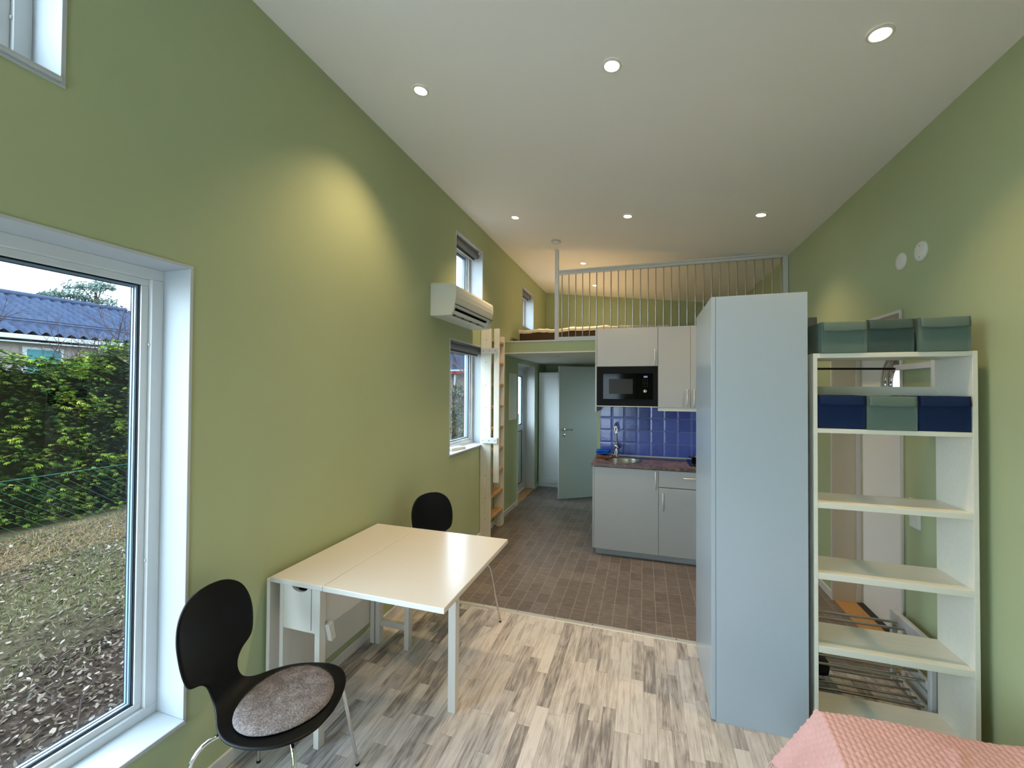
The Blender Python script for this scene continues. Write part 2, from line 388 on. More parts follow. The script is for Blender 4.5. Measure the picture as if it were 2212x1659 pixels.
S('ceiling', MB().prism([(x0_, zceil(x0_)), (x1_, zceil(x1_)), (x1_, zceil(x1_) + 0.2), (x0_, zceil(x0_) + 0.2)], 'y', YF - 0.3, YB + 0.3), 'ceiling_white')
YT = 2.924
S('floor', MB().box(0, W, YF, YT, -0.1, 0), 'laminate_planks')
S('floor.001', MB().box(0, W, YT, YB, -0.1, 0), 'vinyl_tiles')
ts = MB().prism([(YT - 0.014, 0), (YT + 0.028, 0), (YT + 0.023, 0.005), (YT - 0.009, 0.005)], 'x', 0.013, 2.6)
S('trim_1', ts, 'alu')
ts = MB()
for i in range(9): ts.lathe([(0.0, 0.0066), (0.004, 0.0064), (0.0045, 0.005)], (0.3 + i * 0.27, YT + 0.008, 0), n=10)
o = ts.build('screw', 'brass_dot', bpy.data.objects['trim_1'])
# loft slab and the partition carrying it
S('loft_floor', MB().box(0, W, YS + 0.0005, YB, ZL0 + 0.012, ZL1 - 0.012), 'green_wall')
S('ceiling.001', MB().box(0, 1.2, YS + 0.002, YB, ZL0, ZL0 + 0.012), 'ceiling_white')
S('floor.002', MB().box(0, W, YS + 0.03, YB, ZL1 - 0.012, ZL1 - 0.002), 'shelf_white')
S('trim_2', MB().box(0.0, W, YS - 0.006, YS + 0.03, ZL1 - 0.016, ZL1 + 0.002), 'trim_white')
S('wall_kitchen', MB().box(1.218, W, 4.76, YS + 0.06, 0, ZL1 - 0.012), 'green_wall')
wp = MB().box(1.218, 1.318, YS + 0.06, 5.72, 0, ZL0 + 0.012).box(1.218, 1.318, 6.58, YB, 0, ZL0 + 0.012).box(1.218, 1.318, 5.72, 6.58, 2.02, ZL0 + 0.012)
S('wall_hall', wp, 'green_wall')
# baseboards
def bb(mb, x0, x1, y0, y1): return mb.box(x0, x1, y0, y1, 0.0, 0.062)
S('baseboard_left', bb(bb(MB(), 0, 0.013, YF, D1[0] - 0.0), 0, 0.013, D1[1], YB), 'trim_white', bevel=0.003)
S('baseboard_right', bb(bb(MB(), W - 0.013, W, YF, D2[0]), W - 0.013, W, D2[1], YS), 'trim_white', bevel=0.003)
S('baseboard_back', MB().box(0.013, 1.218, YB - 0.013, YB, 0, 0.062), 'trim_white', bevel=0.003)

# ------------------------------------------------------------------ windows in the left wall
def ring_x(mb, xa, xb, y0, y1, z0, z1, t):
    mb.box(xa, xb, y0, y1, z0, z0 + t); mb.box(xa, xb, y0, y1, z1 - t, z1)
    mb.box(xa, xb, y0, y0 + t, z0 + t, z1 - t); mb.box(xa, xb, y1 - t, y1, z0 + t, z1 - t); return mb
def window(n, opened=None):
    y0, y1, z0, z1 = WIN[n]
    root = struct_empty('window_%d' % n, (0, (y0 + y1) / 2, z0))
    ring_x(MB(), -0.15, 0.005, y0, y1, z0, z1, 0.012).build('reveal_lining', 'reveal_paint', root, 0.0015)
    MB().box(-0.145, 0.016, y0 + 0.012, y1 - 0.012, z0 + 0.012, z0 + 0.026).build('window_sill', 'reveal_paint', root, 0.003)
    a0, a1, b0, b1 = y0 + 0.012, y1 - 0.012, z0 + 0.020, z1 - 0.012
    ring_x(MB(), -0.235, -0.145, a0, a1, b0, b1, 0.042).build('window_frame', 'frame_white', root, 0.002)
    t = 0.042
    sf = ring_x(MB(), -0.225, -0.163, a0 + t, a1 - t, b0 + t, b1 - t, 0.026).build('sash', 'frame_white', root, 0.003)
    t = 0.068
    ring_x(MB(), -0.175, -0.170, a0 + t - 0.002, a1 - t + 0.002, b0 + t - 0.002, b1 - t + 0.002, 0.0028).build('gasket', 'gasket', sf)
    sp_ = ring_x(MB(), -0.189, -0.1792, a0 + t, a1 - t, b0 + t, b1 - t, 0.010)
    ring_x(sp_, -0.205, -0.191, a0 + t, a1 - t, b0 + t, b1 - t, 0.010).build('glazing_spacer', 'spacer', sf)
    g2 = ring_x(MB(), -0.1792, -0.1775, a0 + t, a1 - t, b0 + t, b1 - t, 0.004)
    ring_x(g2, -0.192, -0.189, a0 + t, a1 - t, b0 + t, b1 - t, 0.0115); ring_x(g2, -0.207, -0.205, a0 + t, a1 - t, b0 + t, b1 - t, 0.0115).build('gasket', 'gasket', sf)
    MB().box(-0.1775, -0.1745, a0 + t, a1 - t, b0 + t, b1 - t).build('glass_pane', 'window_glass', root)
    cap = MB()
    mt = Matrix.Rotation(PI / 2, 4, 'X')
    for zz in (b0 + 0.35 * (b1 - b0), b0 + 0.83 * (b1 - b0)):
        cap.lathe([(0.0, 0.0), (0.006, 0.0), (0.006, 0.003), (0, 0.003)], (-0.156, a1 - 0.043, zz), mt, 12)
    cap.build('screw_cap', 'plastic_white', root)
    portal(-0.20, (y0 + y1) / 2, (z0 + z1) / 2, y1 - y0 - 0.1, z1 - z0 - 0.1, 1)
    return root
for n in WIN: window(n)
def blind(n, lab):
    y0, y1, z0, z1 = WIN[n]
    t = thing('roller_blind', lab, 'blind', (-0.06, (y0 + y1) / 2, z1 - 0.02), group='roller blinds')
    ya, yb = y0 + 0.022, y1 - 0.022; zc = z1 - 0.055
    MB().tube([(-0.055, ya + 0.01, zc), (-0.055, yb - 0.01, zc)], 0.031, 24).build('fabric_roll', 'blind_grey', t)
    f = MB().box(-0.0875, -0.0855, ya + 0.012, yb - 0.012, zc - 0.045, zc + 0.004).build('fabric_end', 'blind_grey', t)
    MB().box(-0.0895, -0.0825, ya + 0.012, yb - 0.012, zc - 0.055, zc - 0.045).build('hem_bar', 'plastic_white', t, 0.001)
    for yy in (ya, yb - 0.01): MB().box(-0.09, -0.022, yy, yy + 0.01, zc - 0.034, z1 - 0.0125).build('bracket', 'plastic_white', t, 0.003)
blind(3, 'rolled-up grey blind in the high window above the heat pump')
blind(4, 'rolled-up grey blind in the lower window beside the ladder')
blind(5, 'rolled-up grey blind in the small window beside the loft mattress')

# unseen window behind the camera, added to bring in daylight
wr = struct_empty('window_6', ((WR[0] + WR[1]) / 2, YF, WR[2]))
def ring_y(mb, ya, yb, x0, x1, z0, z1, t):
    mb.box(x0, x1, ya, yb, z0, z0 + t); mb.box(x0, x1, ya, yb, z1 - t, z1); mb.box(x0, x0 + t, ya, yb, z0 + t, z1 - t); mb.box(x1 - t, x1, ya, yb, z0 + t, z1 - t); return mb
ring_y(MB(), YF - 0.15, YF + 0.005, *WR[:2], *WR[2:], 0.012).build('reveal_lining', 'trim_white', wr)
ring_y(MB(), YF - 0.22, YF - 0.15, WR[0] + .012, WR[1] - .012, WR[2] + .012, WR[3] - .012, 0.07).build('window_frame', 'frame_white', wr)
MB().box(WR[0] + .08, WR[1] - .08, YF - 0.187, YF - 0.183, WR[2] + .08, WR[3] - .08).build('glass_pane', 'window_glass', wr)
l_ = bpy.data.lights.new('sky_portal', 'AREA'); l_.shape = 'RECTANGLE'; l_.size = WR[1] - WR[0]; l_.size_y = WR[3] - WR[2]; l_.cycles.is_portal = True
o_ = bpy.data.objects.new('sky_portal', l_); COL.objects.link(o_); o_.location = ((WR[0] + WR[1]) / 2, YF - 0.2, (WR[2] + WR[3]) / 2); o_.rotation_euler = (PI / 2, 0, 0)

# unseen window added behind the hall partition to brighten the hall
wb = struct_empty('window_7', (W, (WB[0] + WB[1]) / 2, WB[2]))
ring_x(MB(), W - 0.004, W + 0.15, *WB, 0.012).build('reveal_lining', 'trim_white', wb)
ring_x(MB(), W + 0.15, W + 0.22, WB[0] + .012, WB[1] - .012, WB[2] + .012, WB[3] - .012, 0.06).build('window_frame', 'frame_white', wb)
MB().box(W + 0.18, W + 0.184, WB[0] + .07, WB[1] - .07, WB[2] + .07, WB[3] - .07).build('glass_pane', 'window_glass', wb)
portal(W + 0.25, (WB[0] + WB[1]) / 2, (WB[2] + WB[3]) / 2, WB[1] - WB[0], WB[3] - WB[2], -1)

# ------------------------------------------------------------------ doors
# door_1: glazed door in the left wall of the hall
y0, y1, z0, z1 = D1
d = struct_empty('door_1', (0, (y0 + y1) / 2, 0))
lm = MB().box(-0.15, 0.005, y0, y0 + 0.012, 0, z1).box(-0.15, 0.005, y1 - 0.012, y1, 0, z1).box(-0.15, 0.005, y0 + 0.012, y1 - 0.012, z1 - 0.012, z1)
lm.build('reveal_lining', 'trim_white', d, 0.0015)
MB().box(-0.15, 0.01, y0 + 0.012, y1 - 0.012, -0.02, 0.016).build('threshold', 'sill_oak', d, 0.003)
fm = MB().box(-0.235, -0.145, y0 + 0.012, y0 + 0.06, 0, z1 - 0.012).box(-0.235, -0.145, y1 - 0.06, y1 - 0.012, 0, z1 - 0.012).box(-0.235, -0.145, y0 + 0.06, y1 - 0.06, z1 - 0.06, z1 - 0.012).box(-0.235, -0.145, y0 + 0.06, y1 - 0.06, 0, 0.035)
fm.build('door_frame', 'frame_white', d, 0.002)
a0, a1 = y0 + 0.06, y1 - 0.06
lf = MB().box(-0.22, -0.165, a0, a0 + 0.09, 0.035, z1 - 0.06).box(-0.22, -0.165, a1 - 0.09, a1, 0.035, z1 - 0.06)
for za, zb in ((0.035, 0.14), (0.98, 1.07), (1.85, z1 - 0.06)): lf.box(-0.22, -0.165, a0 + 0.09, a1 - 0.09, za, zb)
lf = lf.build('door_leaf', 'frame_white', d, 0.003)
MB().box(-0.205, -0.18, a0 + 0.09, a1 - 0.09, 0.14, 0.98).build('panel', 'frame_white', lf)
ring_x(MB(), -0.172, -0.168, a0 + 0.088, a1 - 0.088, 0.138, 0.982, 0.012).build('gasket', 'gasket', lf)
ring_x(MB(), -0.176, -0.170, a0 + 0.088, a1 - 0.088, 1.068, 1.852, 0.008).build('gasket', 'gasket', lf)
ring_x(MB(), -0.195, -0.180, a0 + 0.09, a1 - 0.09, 1.07, 1.85, 0.014).build('glazing_spacer', 'spacer', lf)
MB().box(-0.180, -0.176, a0 + 0.09, a1 - 0.09, 1.07, 1.85).build('glass_pane', 'window_glass', lf)
portal(-0.21, (y0 + y1) / 2, 1.46, 0.6, 0.76, 1)
# door_2: entrance door with a round window in the right wall
y0, y1, z0, z1 = D2
d = struct_empty('door_2', (W, (y0 + y1) / 2, 0))
lm = MB().box(W - 0.006, W + 0.145, y0, y0 + 0.014, 0, z1).box(W - 0.006, W + 0.145, y1 - 0.014, y1, 0, z1).box(W - 0.006, W + 0.145, y0 + 0.014, y1 - 0.014, z1 - 0.014, z1)
lm.build('reveal_lining', 'beige_paint', d, 0.001)
cs_ = MB().box(W - 0.012, W - 0.004, y0 - 0.004, y0 + 0.012, 0, z1 + 0.004).box(W - 0.012, W - 0.004, y1 - 0.012, y1 + 0.004, 0, z1 + 0.004).box(W - 0.012, W - 0.004, y0 + 0.012, y1 - 0.012, z1 - 0.012, z1 + 0.004)
cs_.build('edge_trim', 'trim_white', d)
fr_ = MB()
for ya, yb in ((y0, y0 + 0.026), (y1 - 0.026, y1)): fr_.box(W + 0.145, W + 0.168, ya, yb, 0, z1)
fr_.box(W + 0.145, W + 0.168, y0 + 0.026, y1 - 0.026, z1 - 0.026, z1)
fr_.build('door_frame', 'trim_white', d, 0.001)
fr_ = MB()
for ya, yb in ((y0, y0 + 0.018), (y1 - 0.018, y1)): fr_.box(W + 0.168, W + 0.215, ya, yb, 0, z1)
fr_.box(W + 0.168, W + 0.215, y0 + 0.018, y1 - 0.018, z1 - 0.018, z1)
fr_.build('door_rebate', 'beige_paint', d)
MB().box(W, W + 0.145, y0 + 0.014, y1 - 0.014, -0.02, 0.006).build('sill_board', 'cork', d)
MB().box(W + 0.145, W + 0.215, y0 + 0.018, y1 - 0.018, -0.02, 0.014).build('threshold', 'rubber_dark', d)
# leaf with a round hole
xc, cyy, czz, RR = W + 0.205, 3.345, 1.68, 0.215
lf = MB(); n = 64
def rim(r_, x_): return [(x_, cyy + r_ * math.cos(2 * PI * k / n), czz + r_ * math.sin(2 * PI * k / n)) for k in range(n)]
def sq(x_):
    out = []
    ya, yb, za, zb = y0 + 0.02, y1 - 0.02, 0.016, z1 - 0.02
    for k in range(n):
        dy, dz = math.cos(2 * PI * k / n), math.sin(2 * PI * k / n)
        ty = ((yb if dy > 0 else ya) - cyy) / dy if abs(dy) > 1e-6 else 1e9; tz = ((zb if dz > 0 else za) - czz) / dz if abs(dz) > 1e-6 else 1e9
        t = min(ty, tz); out.append((x_, cyy + dy * t, czz + dz * t))
    return out
def face_disc(x_, flip):
    vs = sq(x_) + rim(RR, x_)
    fs = [(k, (k + 1) % n, n + (k + 1) % n, n + k) for k in range(n)]
    # corners
    ya, yb, za, zb = y0 + 0.02, y1 - 0.02, 0.016, z1 - 0.02
    for (yy, zz) in ((ya, za), (yb, za), (yb, zb), (ya, zb)):
        best = None
        for k in range(n):
            p, q = vs[k], vs[(k + 1) % n]
            if abs(p[1] - q[1]) > 1e-5 and abs(p[2] - q[2]) > 1e-5 and abs((p[1] if abs(p[1] - yy) < abs(q[1] - yy) else q[1]) - yy) < 1e-4 and abs((p[2] if abs(p[2] - zz) < abs(q[2] - zz) else q[2]) - zz) < 1e-4:
                best = k
        if best is not None: vs.append((x_, yy, zz)); fs.append((best, len(vs) - 1, (best + 1) % n))
    if flip: fs = [tuple(reversed(f)) for f in fs]
    lf.add(vs, fs)
face_disc(xc - 0.02, False); face_disc(xc + 0.02, True)
lf.add(rim(RR, xc - 0.02) + rim(RR, xc + 0.02), [(k, n + k, n + (k + 1) % n, (k + 1) % n) for k in range(n)])
lf = lf.build('door_leaf', 'wardrobe_white', d, recalc=True)
mtx = Matrix.Rotation(-PI / 2, 4, 'Y')
pr_ = MB().lathe([(0.222, 0.0), (0.235, 0.004), (0.232, 0.012), (0.215, 0.016), (0.205, 0.008), (0.196, 0.012), (0.186, 0.02), (0.178, 0.008), (0.176, -0.004), (0.170, 0.004), (0.162, -0.004), (0.156, 0.002), (0.150, -0.010), (0.146, -0.02)], (xc - 0.02, cyy, czz), mtx, 64)
pr_.build('porthole_ring', 'chrome', lf, label='round polished metal ring of the porthole')
MB().lathe([(0.0, 0.0), (0.2, 0.0), (0.2, 0.004), (0.0, 0.004)], (xc, cyy, czz), mtx, 48).build('glass_pane', 'window_glass', lf)
portal(W + 0.24, cyy, czz, 0.34, 0.34, -1)
# door_3: grey interior door standing open in the hall
hp = Vector((0.516, 6.095, 0)); hq = Vector((1.195, 6.558, 0)); dv = (hq - hp).normalized(); nv = Vector((-dv.y, dv.x, 0))
if nv.y < 0: nv = -nv
Lw = (hq - hp).length
def dm(u0, u1, n0, n1, z0, z1, mb):
    mt = Matrix((( dv.x, nv.x, 0, hp.x), (dv.y, nv.y, 0, hp.y), (0, 0, 1, 0), (0, 0, 0, 1)))
    return mb.box(u0, u1, n0, n1, z0, z1, mt)
d = struct_empty('door_3', hp)
lf = dm(0, Lw, 0, 0.04, 0.012, 1.985, MB()).build('door_leaf', 'door_grey', d, 0.002)
dm(-0.0025, 0.0, 0.002, 0.038, 0.012, 1.985, MB()).build('edge_strip', 'trim_white', lf)
hd = MB(); mt = Matrix.Translation(hp) @ Matrix(((dv.x, nv.x, 0, 0), (dv.y, nv.y, 0, 0), (0, 0, 1, 0), (0, 0, 0, 1)))
def hpnt(u, n_, z): return mt @ Vector((u, n_, z))
mrot = Matrix(((dv.x, 0, -nv.x), (dv.y, 0, -nv.y), (0, 1, 0))).to_4x4()
hd.lathe([(0, 0.008), (0.022, 0.008), (0.026, 0.004), (0.026, 0)], hpnt(0.075, 0, 1.043), mrot, 20)
hd.tube([hpnt(0.075, 0, 1.043), hpnt(0.075, -0.05, 1.043), hpnt(0.085, -0.056, 1.043), hpnt(0.19, -0.056, 1.04)], 0.009, 10)
hd.build('door_handle', 'chrome', lf, label='chrome lever handle')
MB().lathe([(0, 0.008), (0.022, 0.008), (0.026, 0.004), (0.026, 0)], hpnt(0.075, 0, 0.962), mrot, 20).build('lock_rosette', 'chrome', lf)

# ------------------------------------------------------------------ ceiling lamps
cn = Vector((-CS, 0, 1)).normalized(); up_rot = Vector((0, 0, 1)).rotation_difference(cn)
def downlight(x, y, lab, power=30, first=[None]):
    z = zceil(x)
    if first[0] is None:
        t = thing('recessed_downlight', lab, 'ceiling light', (x, y, z), 'recessed ceiling downlights', local=True)
        MB().lathe([(0.047, -0.001), (0.047, -0.006), (0.043, -0.009), (0.036, -0.0085), (0.034, -0.004), (0.034, -0.001)], n=36).build('trim_ring', 'plastic_white', t)
        MB().lathe([(0.0, -0.0055), (0.030, -0.005), (0.034, -0.003)], n=28).build('lamp_face', 'lamp_face', t)
        l = bpy.data.lights.new('lamp_beam', 'SPOT'); l.energy = power; l.color = (1.0, 0.71, 0.40); l.spot_size = math.radians(104); l.spot_blend = 1.0; l.shadow_soft_size = 0.03
        lo = bpy.data.objects.new('lamp_beam', l); COL.objects.link(lo); lo.parent = t; lo.location = (0, 0, -0.02)
        t.rotation_euler = up_rot.to_euler(); first[0] = t
    else:
        t = copy_tree(first[0]); t.location = (x, y, z); t['label'] = lab
        for c in t.children:
            if c.type == 'LIGHT' and c.data.energy != power: c.data = c.data.copy(); c.data.energy = power
    return t
PW = 30
downlight(0.491, 2.088, 'round white downlight nearest the camera over the dining table', PW)
downlight(1.566, 2.056, 'round white downlight in the middle of the nearest row of three', PW)
downlight(2.632, 2.041, 'round white downlight at the right end of the nearest row, over the shelf unit', PW)
downlight(0.491, 3.925, 'small round downlight left in the far row, near the high window', PW)
downlight(1.574, 3.892, 'small round downlight in the middle of the far row over the kitchen', PW)
downlight(2.636, 3.865, 'small round downlight at the right end of the far row over the kitchen', PW)
downlight(0.957, 5.429, 'round downlight over the loft, just above the railing', PW)
downlight(0.973, 6.626, 'round downlight deepest in the loft, seen between the balusters', PW)
for x, lb in ((0.491, 'left'), (1.566, 'middle'), (2.632, 'right')): downlight(x, 0.22, 'round white downlight, %s one of the row straight above the camera' % lb, 4)
for (x, y, lab) in ((0.644, 5.338, 'nearer'), (0.629, 6.226, 'farther')):
    t = thing('hall_spot', '%s of the two flush unlit spots in the hall ceiling under the loft' % lab, 'ceiling light', (x, y, ZL0), 'unlit hall spots')
    MB().lathe([(0.0, -0.004), (0.03, -0.004), (0.032, -0.006), (0.042, -0.005), (0.045, -0.0005)], (x, y, ZL0), n=28).build('trim_ring', 'plastic_white', t)
# smoke alarm
x, y = 0.766, 4.60
t = thing('smoke_alarm', 'round white smoke alarm on the ceiling just before the loft railing post', 'smoke alarm', (x, y, zceil(x)))
mt = up_rot.to_matrix().to_4x4()
MB().lathe([(0.052, 0.0), (0.052, -0.016), (0.048, -0.026), (0.03, -0.031), (0.0, -0.032)], (x, y, zceil(x)), mt, 32).build('housing', 'plastic_white', t)
MB().lathe([(0.0535, -0.006), (0.0535, -0.010)], (x, y, zceil(x)), mt, 32).build('vent_slot', 'mark_grey', t)

# ------------------------------------------------------------------ heat pump (wall unit)
prof = [(0.0, 2.247), (0.185, 2.247), (0.199, 2.252), (0.213, 2.285), (0.226, 2.335), (0.231, 2.36), (0.238, 2.40), (0.240, 2.44), (0.238, 2.478), (0.228, 2.497), (0.205, 2.508), (0.06, 2.522), (0.012, 2.526), (0.0, 2.520)]
t = thing('heat_pump', 'white wall-mounted heat pump unit below the high window', 'air conditioner', (0, 3.11, 2.247))
ya, yb = 3.11, 3.995
# body with an outlet cut from the lower front
body = MB()
inner = [(0.0, 2.262), (0.13, 2.262), (0.15, 2.30), (0.205, 2.318), (0.228, 2.345), (0.231, 2.36)] + prof[6:]
body.prism(inner, 'y', ya + 0.03, yb - 0.09)
body.prism(prof, 'y', ya, ya + 0.03); body.prism(prof, 'y', yb - 0.09, yb)
body.prism([(0.0, 2.247), (0.118, 2.247), (0.118, 2.262), (0.0, 2.262)], 'y', ya + 0.03, yb - 0.09)
body.build('housing', 'plastic_white', t, 0.004)
MB().prism([(0.15, 2.2965), (0.203, 2.3175), (0.2035, 2.312), (0.152, 2.292)], 'y', ya + 0.031, yb - 0.091).build('outlet_shadow_liner', 'black_plastic', t)
MB().prism([(0.119, 2.2625), (0.15, 2.299), (0.148, 2.2995), (0.117, 2.2625)], 'y', ya + 0.031, yb - 0.091).build('outlet_liner', 'black_plastic', t)
MB().box(0.02, 0.128, ya + 0.031, yb - 0.091, 2.2605, 2.2625).build('outlet_liner', 'black_plastic', t)
MB().prism([(0.178, 2.268), (0.206, 2.289), (0.2045, 2.2915), (0.177, 2.2705)], 'y', ya + 0.03, yb - 0.09).build('louver', 'plastic_white', t)
MB().prism([(0.124, 2.2485), (0.170, 2.251), (0.170, 2.2545), (0.124, 2.252)], 'y', ya + 0.05, yb - 0.11).build('louver', 'plastic_white', t)
for k in range(4):
    yy = ya + 0.14 + k * 0.18
    MB().prism([(0.14, 2.268), (0.165, 2.262), (0.172, 2.285), (0.152, 2.29)], 'y', yy, yy + 0.003).build('vane', 'mark_grey', t)
MB().box(0.2285, 0.2325, ya + 0.004, yb - 0.004, 2.3335, 2.3385).build('panel_gap', 'dark_gap', t)
mtr = Matrix.Rotation(PI / 2, 4, 'X')
MB().lathe([(0.013, 0), (0.0145, 0.0015), (0.016, 0)], (0.035, ya, 2.285), mtr, 20).build('screw_cover', 'plastic_white', t)
MB().box(0.2265, 0.229, yb - 0.06, yb - 0.035, 2.305, 2.318).build('indicator', 'mark_grey', t)

# ------------------------------------------------------------------ ladder
t = thing('loft_ladder', 'white wooden loft ladder with pine treads against the left wall', 'ladder', (0.06, 4.45, 0))
def stile(y0, y1, zt, xt=0.124):
    pts = [(0.004, 0.0)] + [(0.064 + 0.06 * math.cos(PI + PI * k / 12), 0.045 + 0.045 * math.sin(PI + PI * k / 12)) for k in range(13)]
    pts = [(p[0], p[1]) for p in pts[1:]] + [(xt, zt), (0.004, zt)]
    return MB().prism(pts, 'y', y0, y1)
MB().box(0.004, 0.124, 4.243, 4.273, 0.0, 2.297).build('stile', 'rail_pine_white', t, 0.002)
stile(4.686, 4.716, 2.262).build('stile', 'rail_pine_white', t, 0.002)
for z in (0.228, 0.458, 0.706, 0.96, 1.203, 1.446, 1.695, 1.944, 2.19):
    MB().box(0.008, 0.120, 4.273, 4.686, z - 0.028, z).build('tread', 'rung_pine', t, 0.003)
MB().box(0.165, 0.227, 4.222, 4.243, 0.625, 2.29).build('handrail', 'rail_pine_white', t, 0.002)
for z in (2.018, 1.047):
    MB().box(0.028, 0.214, 4.202, 4.222, z, z + 0.062).build('handrail_bracket', 'trim_white', t, 0.002)
    MB().box(0.028, 0.110, 4.222, 4.243, z, z + 0.062).build('spacer_block', 'trim_white', t, 0.001)
mtr = Matrix.Rotation(PI / 2, 4, 'X')
def screw(x, y, z): MB().lathe([(0.0, 0.0012), (0.004, 0.001), (0.0045, 0)], (x, y, z), mtr, 10).build('screw', 'brass_dot', t)
for z in (0.214, 0.444, 0.692, 0.946, 1.19, 1.43, 1.68, 1.93, 2.176): screw(0.066, 4.243, z)
for z in (2.049, 1.078):
    for x in (0.05, 0.12, 0.19): screw(x, 4.202, z)

# ------------------------------------------------------------------ loft railing
t = thing('loft_railing', 'white railing with thin steel balusters along the loft edge', 'railing', (0.71, 4.925, ZL1))
RY = 4.925
MB().box(0.690, 0.734, RY - 0.022, RY + 0.022, ZL1 + 0.002, zceil(0.74) + 0.001).build('post', 'trim_white', t, 0.002)
MB().box(3.086, 3.130, RY - 0.022, RY + 0.022, ZL1 + 0.002, zceil(3.126)).build('post', 'trim_white', t, 0.002)
MB().box(0.734, 3.086, RY - 0.022, RY + 0.022, 3.016, 3.047).box(0.734, 3.086, RY - 0.032, RY + 0.032, 3.047, 3.066).build('top_rail', 'trim_white', t, 0.003)
MB().box(0.734, 3.086, RY - 0.019, RY + 0.019, ZL1 + 0.003, ZL1 + 0.034).build('bottom_rail', 'trim_white', t, 0.002)
bal0 = None
for k in range(29):
    x = 0.776 + 0.0820 * k
    if bal0 is None:
        bal0 = MB().tube([(x, RY, ZL1 + 0.03), (x, RY, 3.02)], 0.006, 12).build('baluster', 'steel', t)
    else:
        c = bal0.copy(); COL.objects.link(c); c.location.x += 0.0820 * k

# loft mattress and bedding
t = thing('loft_mattress', 'brown mattress lying on the loft floor behind the railing', 'mattress', (1.05, 6.37, ZL1))
MB().box(0.115, 1.98, 5.34, 7.4, ZL1, 2.398).build('core', 'mattress_brown', t, 0.03, 4)
random.seed(4)
def duv(u, v):
    x = 0.105 + u * 1.90; y = 5.31 + v * 2.1
    e = min(u, 1 - u, v * 1.2, 1) ; z = 2.424 + 0.02 * noise.noise(Vector((x * 5, y * 4, 0))) + 0.012 * noise.noise(Vector((x * 17, y * 9, 3)))
    if v < 0.02: z -= 0.018
    return (x, y, z + 0.022)
o = MB().grid(duv, 90, 60).build('bedding', 'bedding', None)
m = o.modifiers.new('thick', 'SOLIDIFY'); m.thickness = 0.035; m.offset = -1
tag(o, 'cream bedding spread over the brown loft mattress', 'bedding')

# ------------------------------------------------------------------ hall: fuse cabinet, wardrobe
t = thing('fuse_cabinet', 'flat white fuse cabinet on the hall wall behind the ladder', 'fuse box', (0, 5.43, 1.22))
MB().box(0, 0.006, 5.25, 5.60, 1.22, 1.853).build('frame', 'plastic_white', t, 0.002)
MB().box(0.006, 0.012, 5.272, 5.578, 1.242, 1.831).build('door', 'plastic_white', t, 0.002)
t = thing('wardrobe', 'white panelled wardrobe at the far end of the hall', 'wardrobe', (0.4, 7.1, 0))
MB().box(0.016, 0.80, 6.872, 7.42, 0.0, 1.926).build('carcass', 'wardrobe_white', t, 0.001)
for x0, x1 in ((0.016, 0.405), (0.409, 0.80)):
    dd = MB().box(x0, x0 + 0.085, 6.85, 6.870, 0.07, 1.912).box(x1 - 0.085, x1, 6.85, 6.870, 0.07, 1.912).box(x0 + 0.085, x1 - 0.085, 6.85, 6.870, 0.07, 0.15).box(x0 + 0.085, x1 - 0.085, 6.85, 6.870, 1.83, 1.912)
    dd = dd.build('door', 'wardrobe_white', t, 0.002)
    MB().box(x0 + 0.085, x1 - 0.085, 6.860, 6.868, 0.15, 1.83).build('recessed_panel', 'wardrobe_white', dd)
MB().box(0.35, 0.362, 6.825, 6.85, 0.95, 1.08).build('handle', 'steel', t, 0.003)

# ------------------------------------------------------------------ kitchen
KX = 1.231; KY = 4.199; HK = 0.909
def bar_handle(parent, x, yf, z0, z1, horiz=False):
    if horiz: pts = [(z0, yf, x), (z0, yf - 0.022, x), (z0 + 0.006, yf - 0.028, x), (z1 - 0.006, yf - 0.028, x), (z1, yf - 0.022, x), (z1, yf, x)]
    else: pts = [(x, yf, z0), (x, yf - 0.022, z0), (x, yf - 0.028, z0 + 0.006), (x, yf - 0.028, z1 - 0.006), (x, yf - 0.022, z1), (x, yf, z1)]
    MB().tube(pts, 0.0055, 10).build('handle', 'alu', parent, label='brushed metal bar handle')
def base_cab(x0, x1, lab, fronts, side=False):
    t = thing('base_cabinet', lab, 'cabinet', ((x0 + x1) / 2, KY + 0.3, 0), 'kitchen base cabinets')
    MB().box(x0, x0 + 0.016, KY, 4.75, 0.075, HK - 0.032).box(x1 - 0.016, x1, KY, 4.75, 0.075, HK - 0.032).box(x0 + 0.016, x1 - 0.016, KY, 4.75, 0.075, 0.091).box(x0 + 0.016, x1 - 0.016, 4.735, 4.75, 0.091, HK - 0.032).build('carcass', 'cabinet_grey', t)
    if side: MB().box(x0 - 0.016, x0, KY - 0.019, 4.75, 0.075, HK - 0.031).build('side_panel', 'cabinet_grey', t, 0.001)
    MB().box(x0 + 0.01 if side else x0, x1, KY + 0.045, KY + 0.062, 0.0, 0.075).build('plinth', 'cabinet_grey', t)
    for f in fronts:
        kind, a0, a1, b0, b1, h = f
        o = MB().box(a0 + 0.0015, a1 - 0.0015, KY - 0.019, KY - 0.001, b0, b1).build('drawer_front' if kind == 'drawer' else 'door', 'cabinet_grey', t, 0.0012)
        if h[0] == 'v': bar_handle(o, h[1], KY - 0.019, h[2], h[3])
        else: bar_handle(o, h[1], KY - 0.019, h[2], h[3], True)
    return t
base_cab(KX + 0.016, KX + 0.618, 'wide grey base cabinet under the sink, at the left end of the counter', [('door', KX + 0.016, KX + 0.618, 0.072, HK - 0.036, ('v', 1.822, 0.70, 0.852))], True)
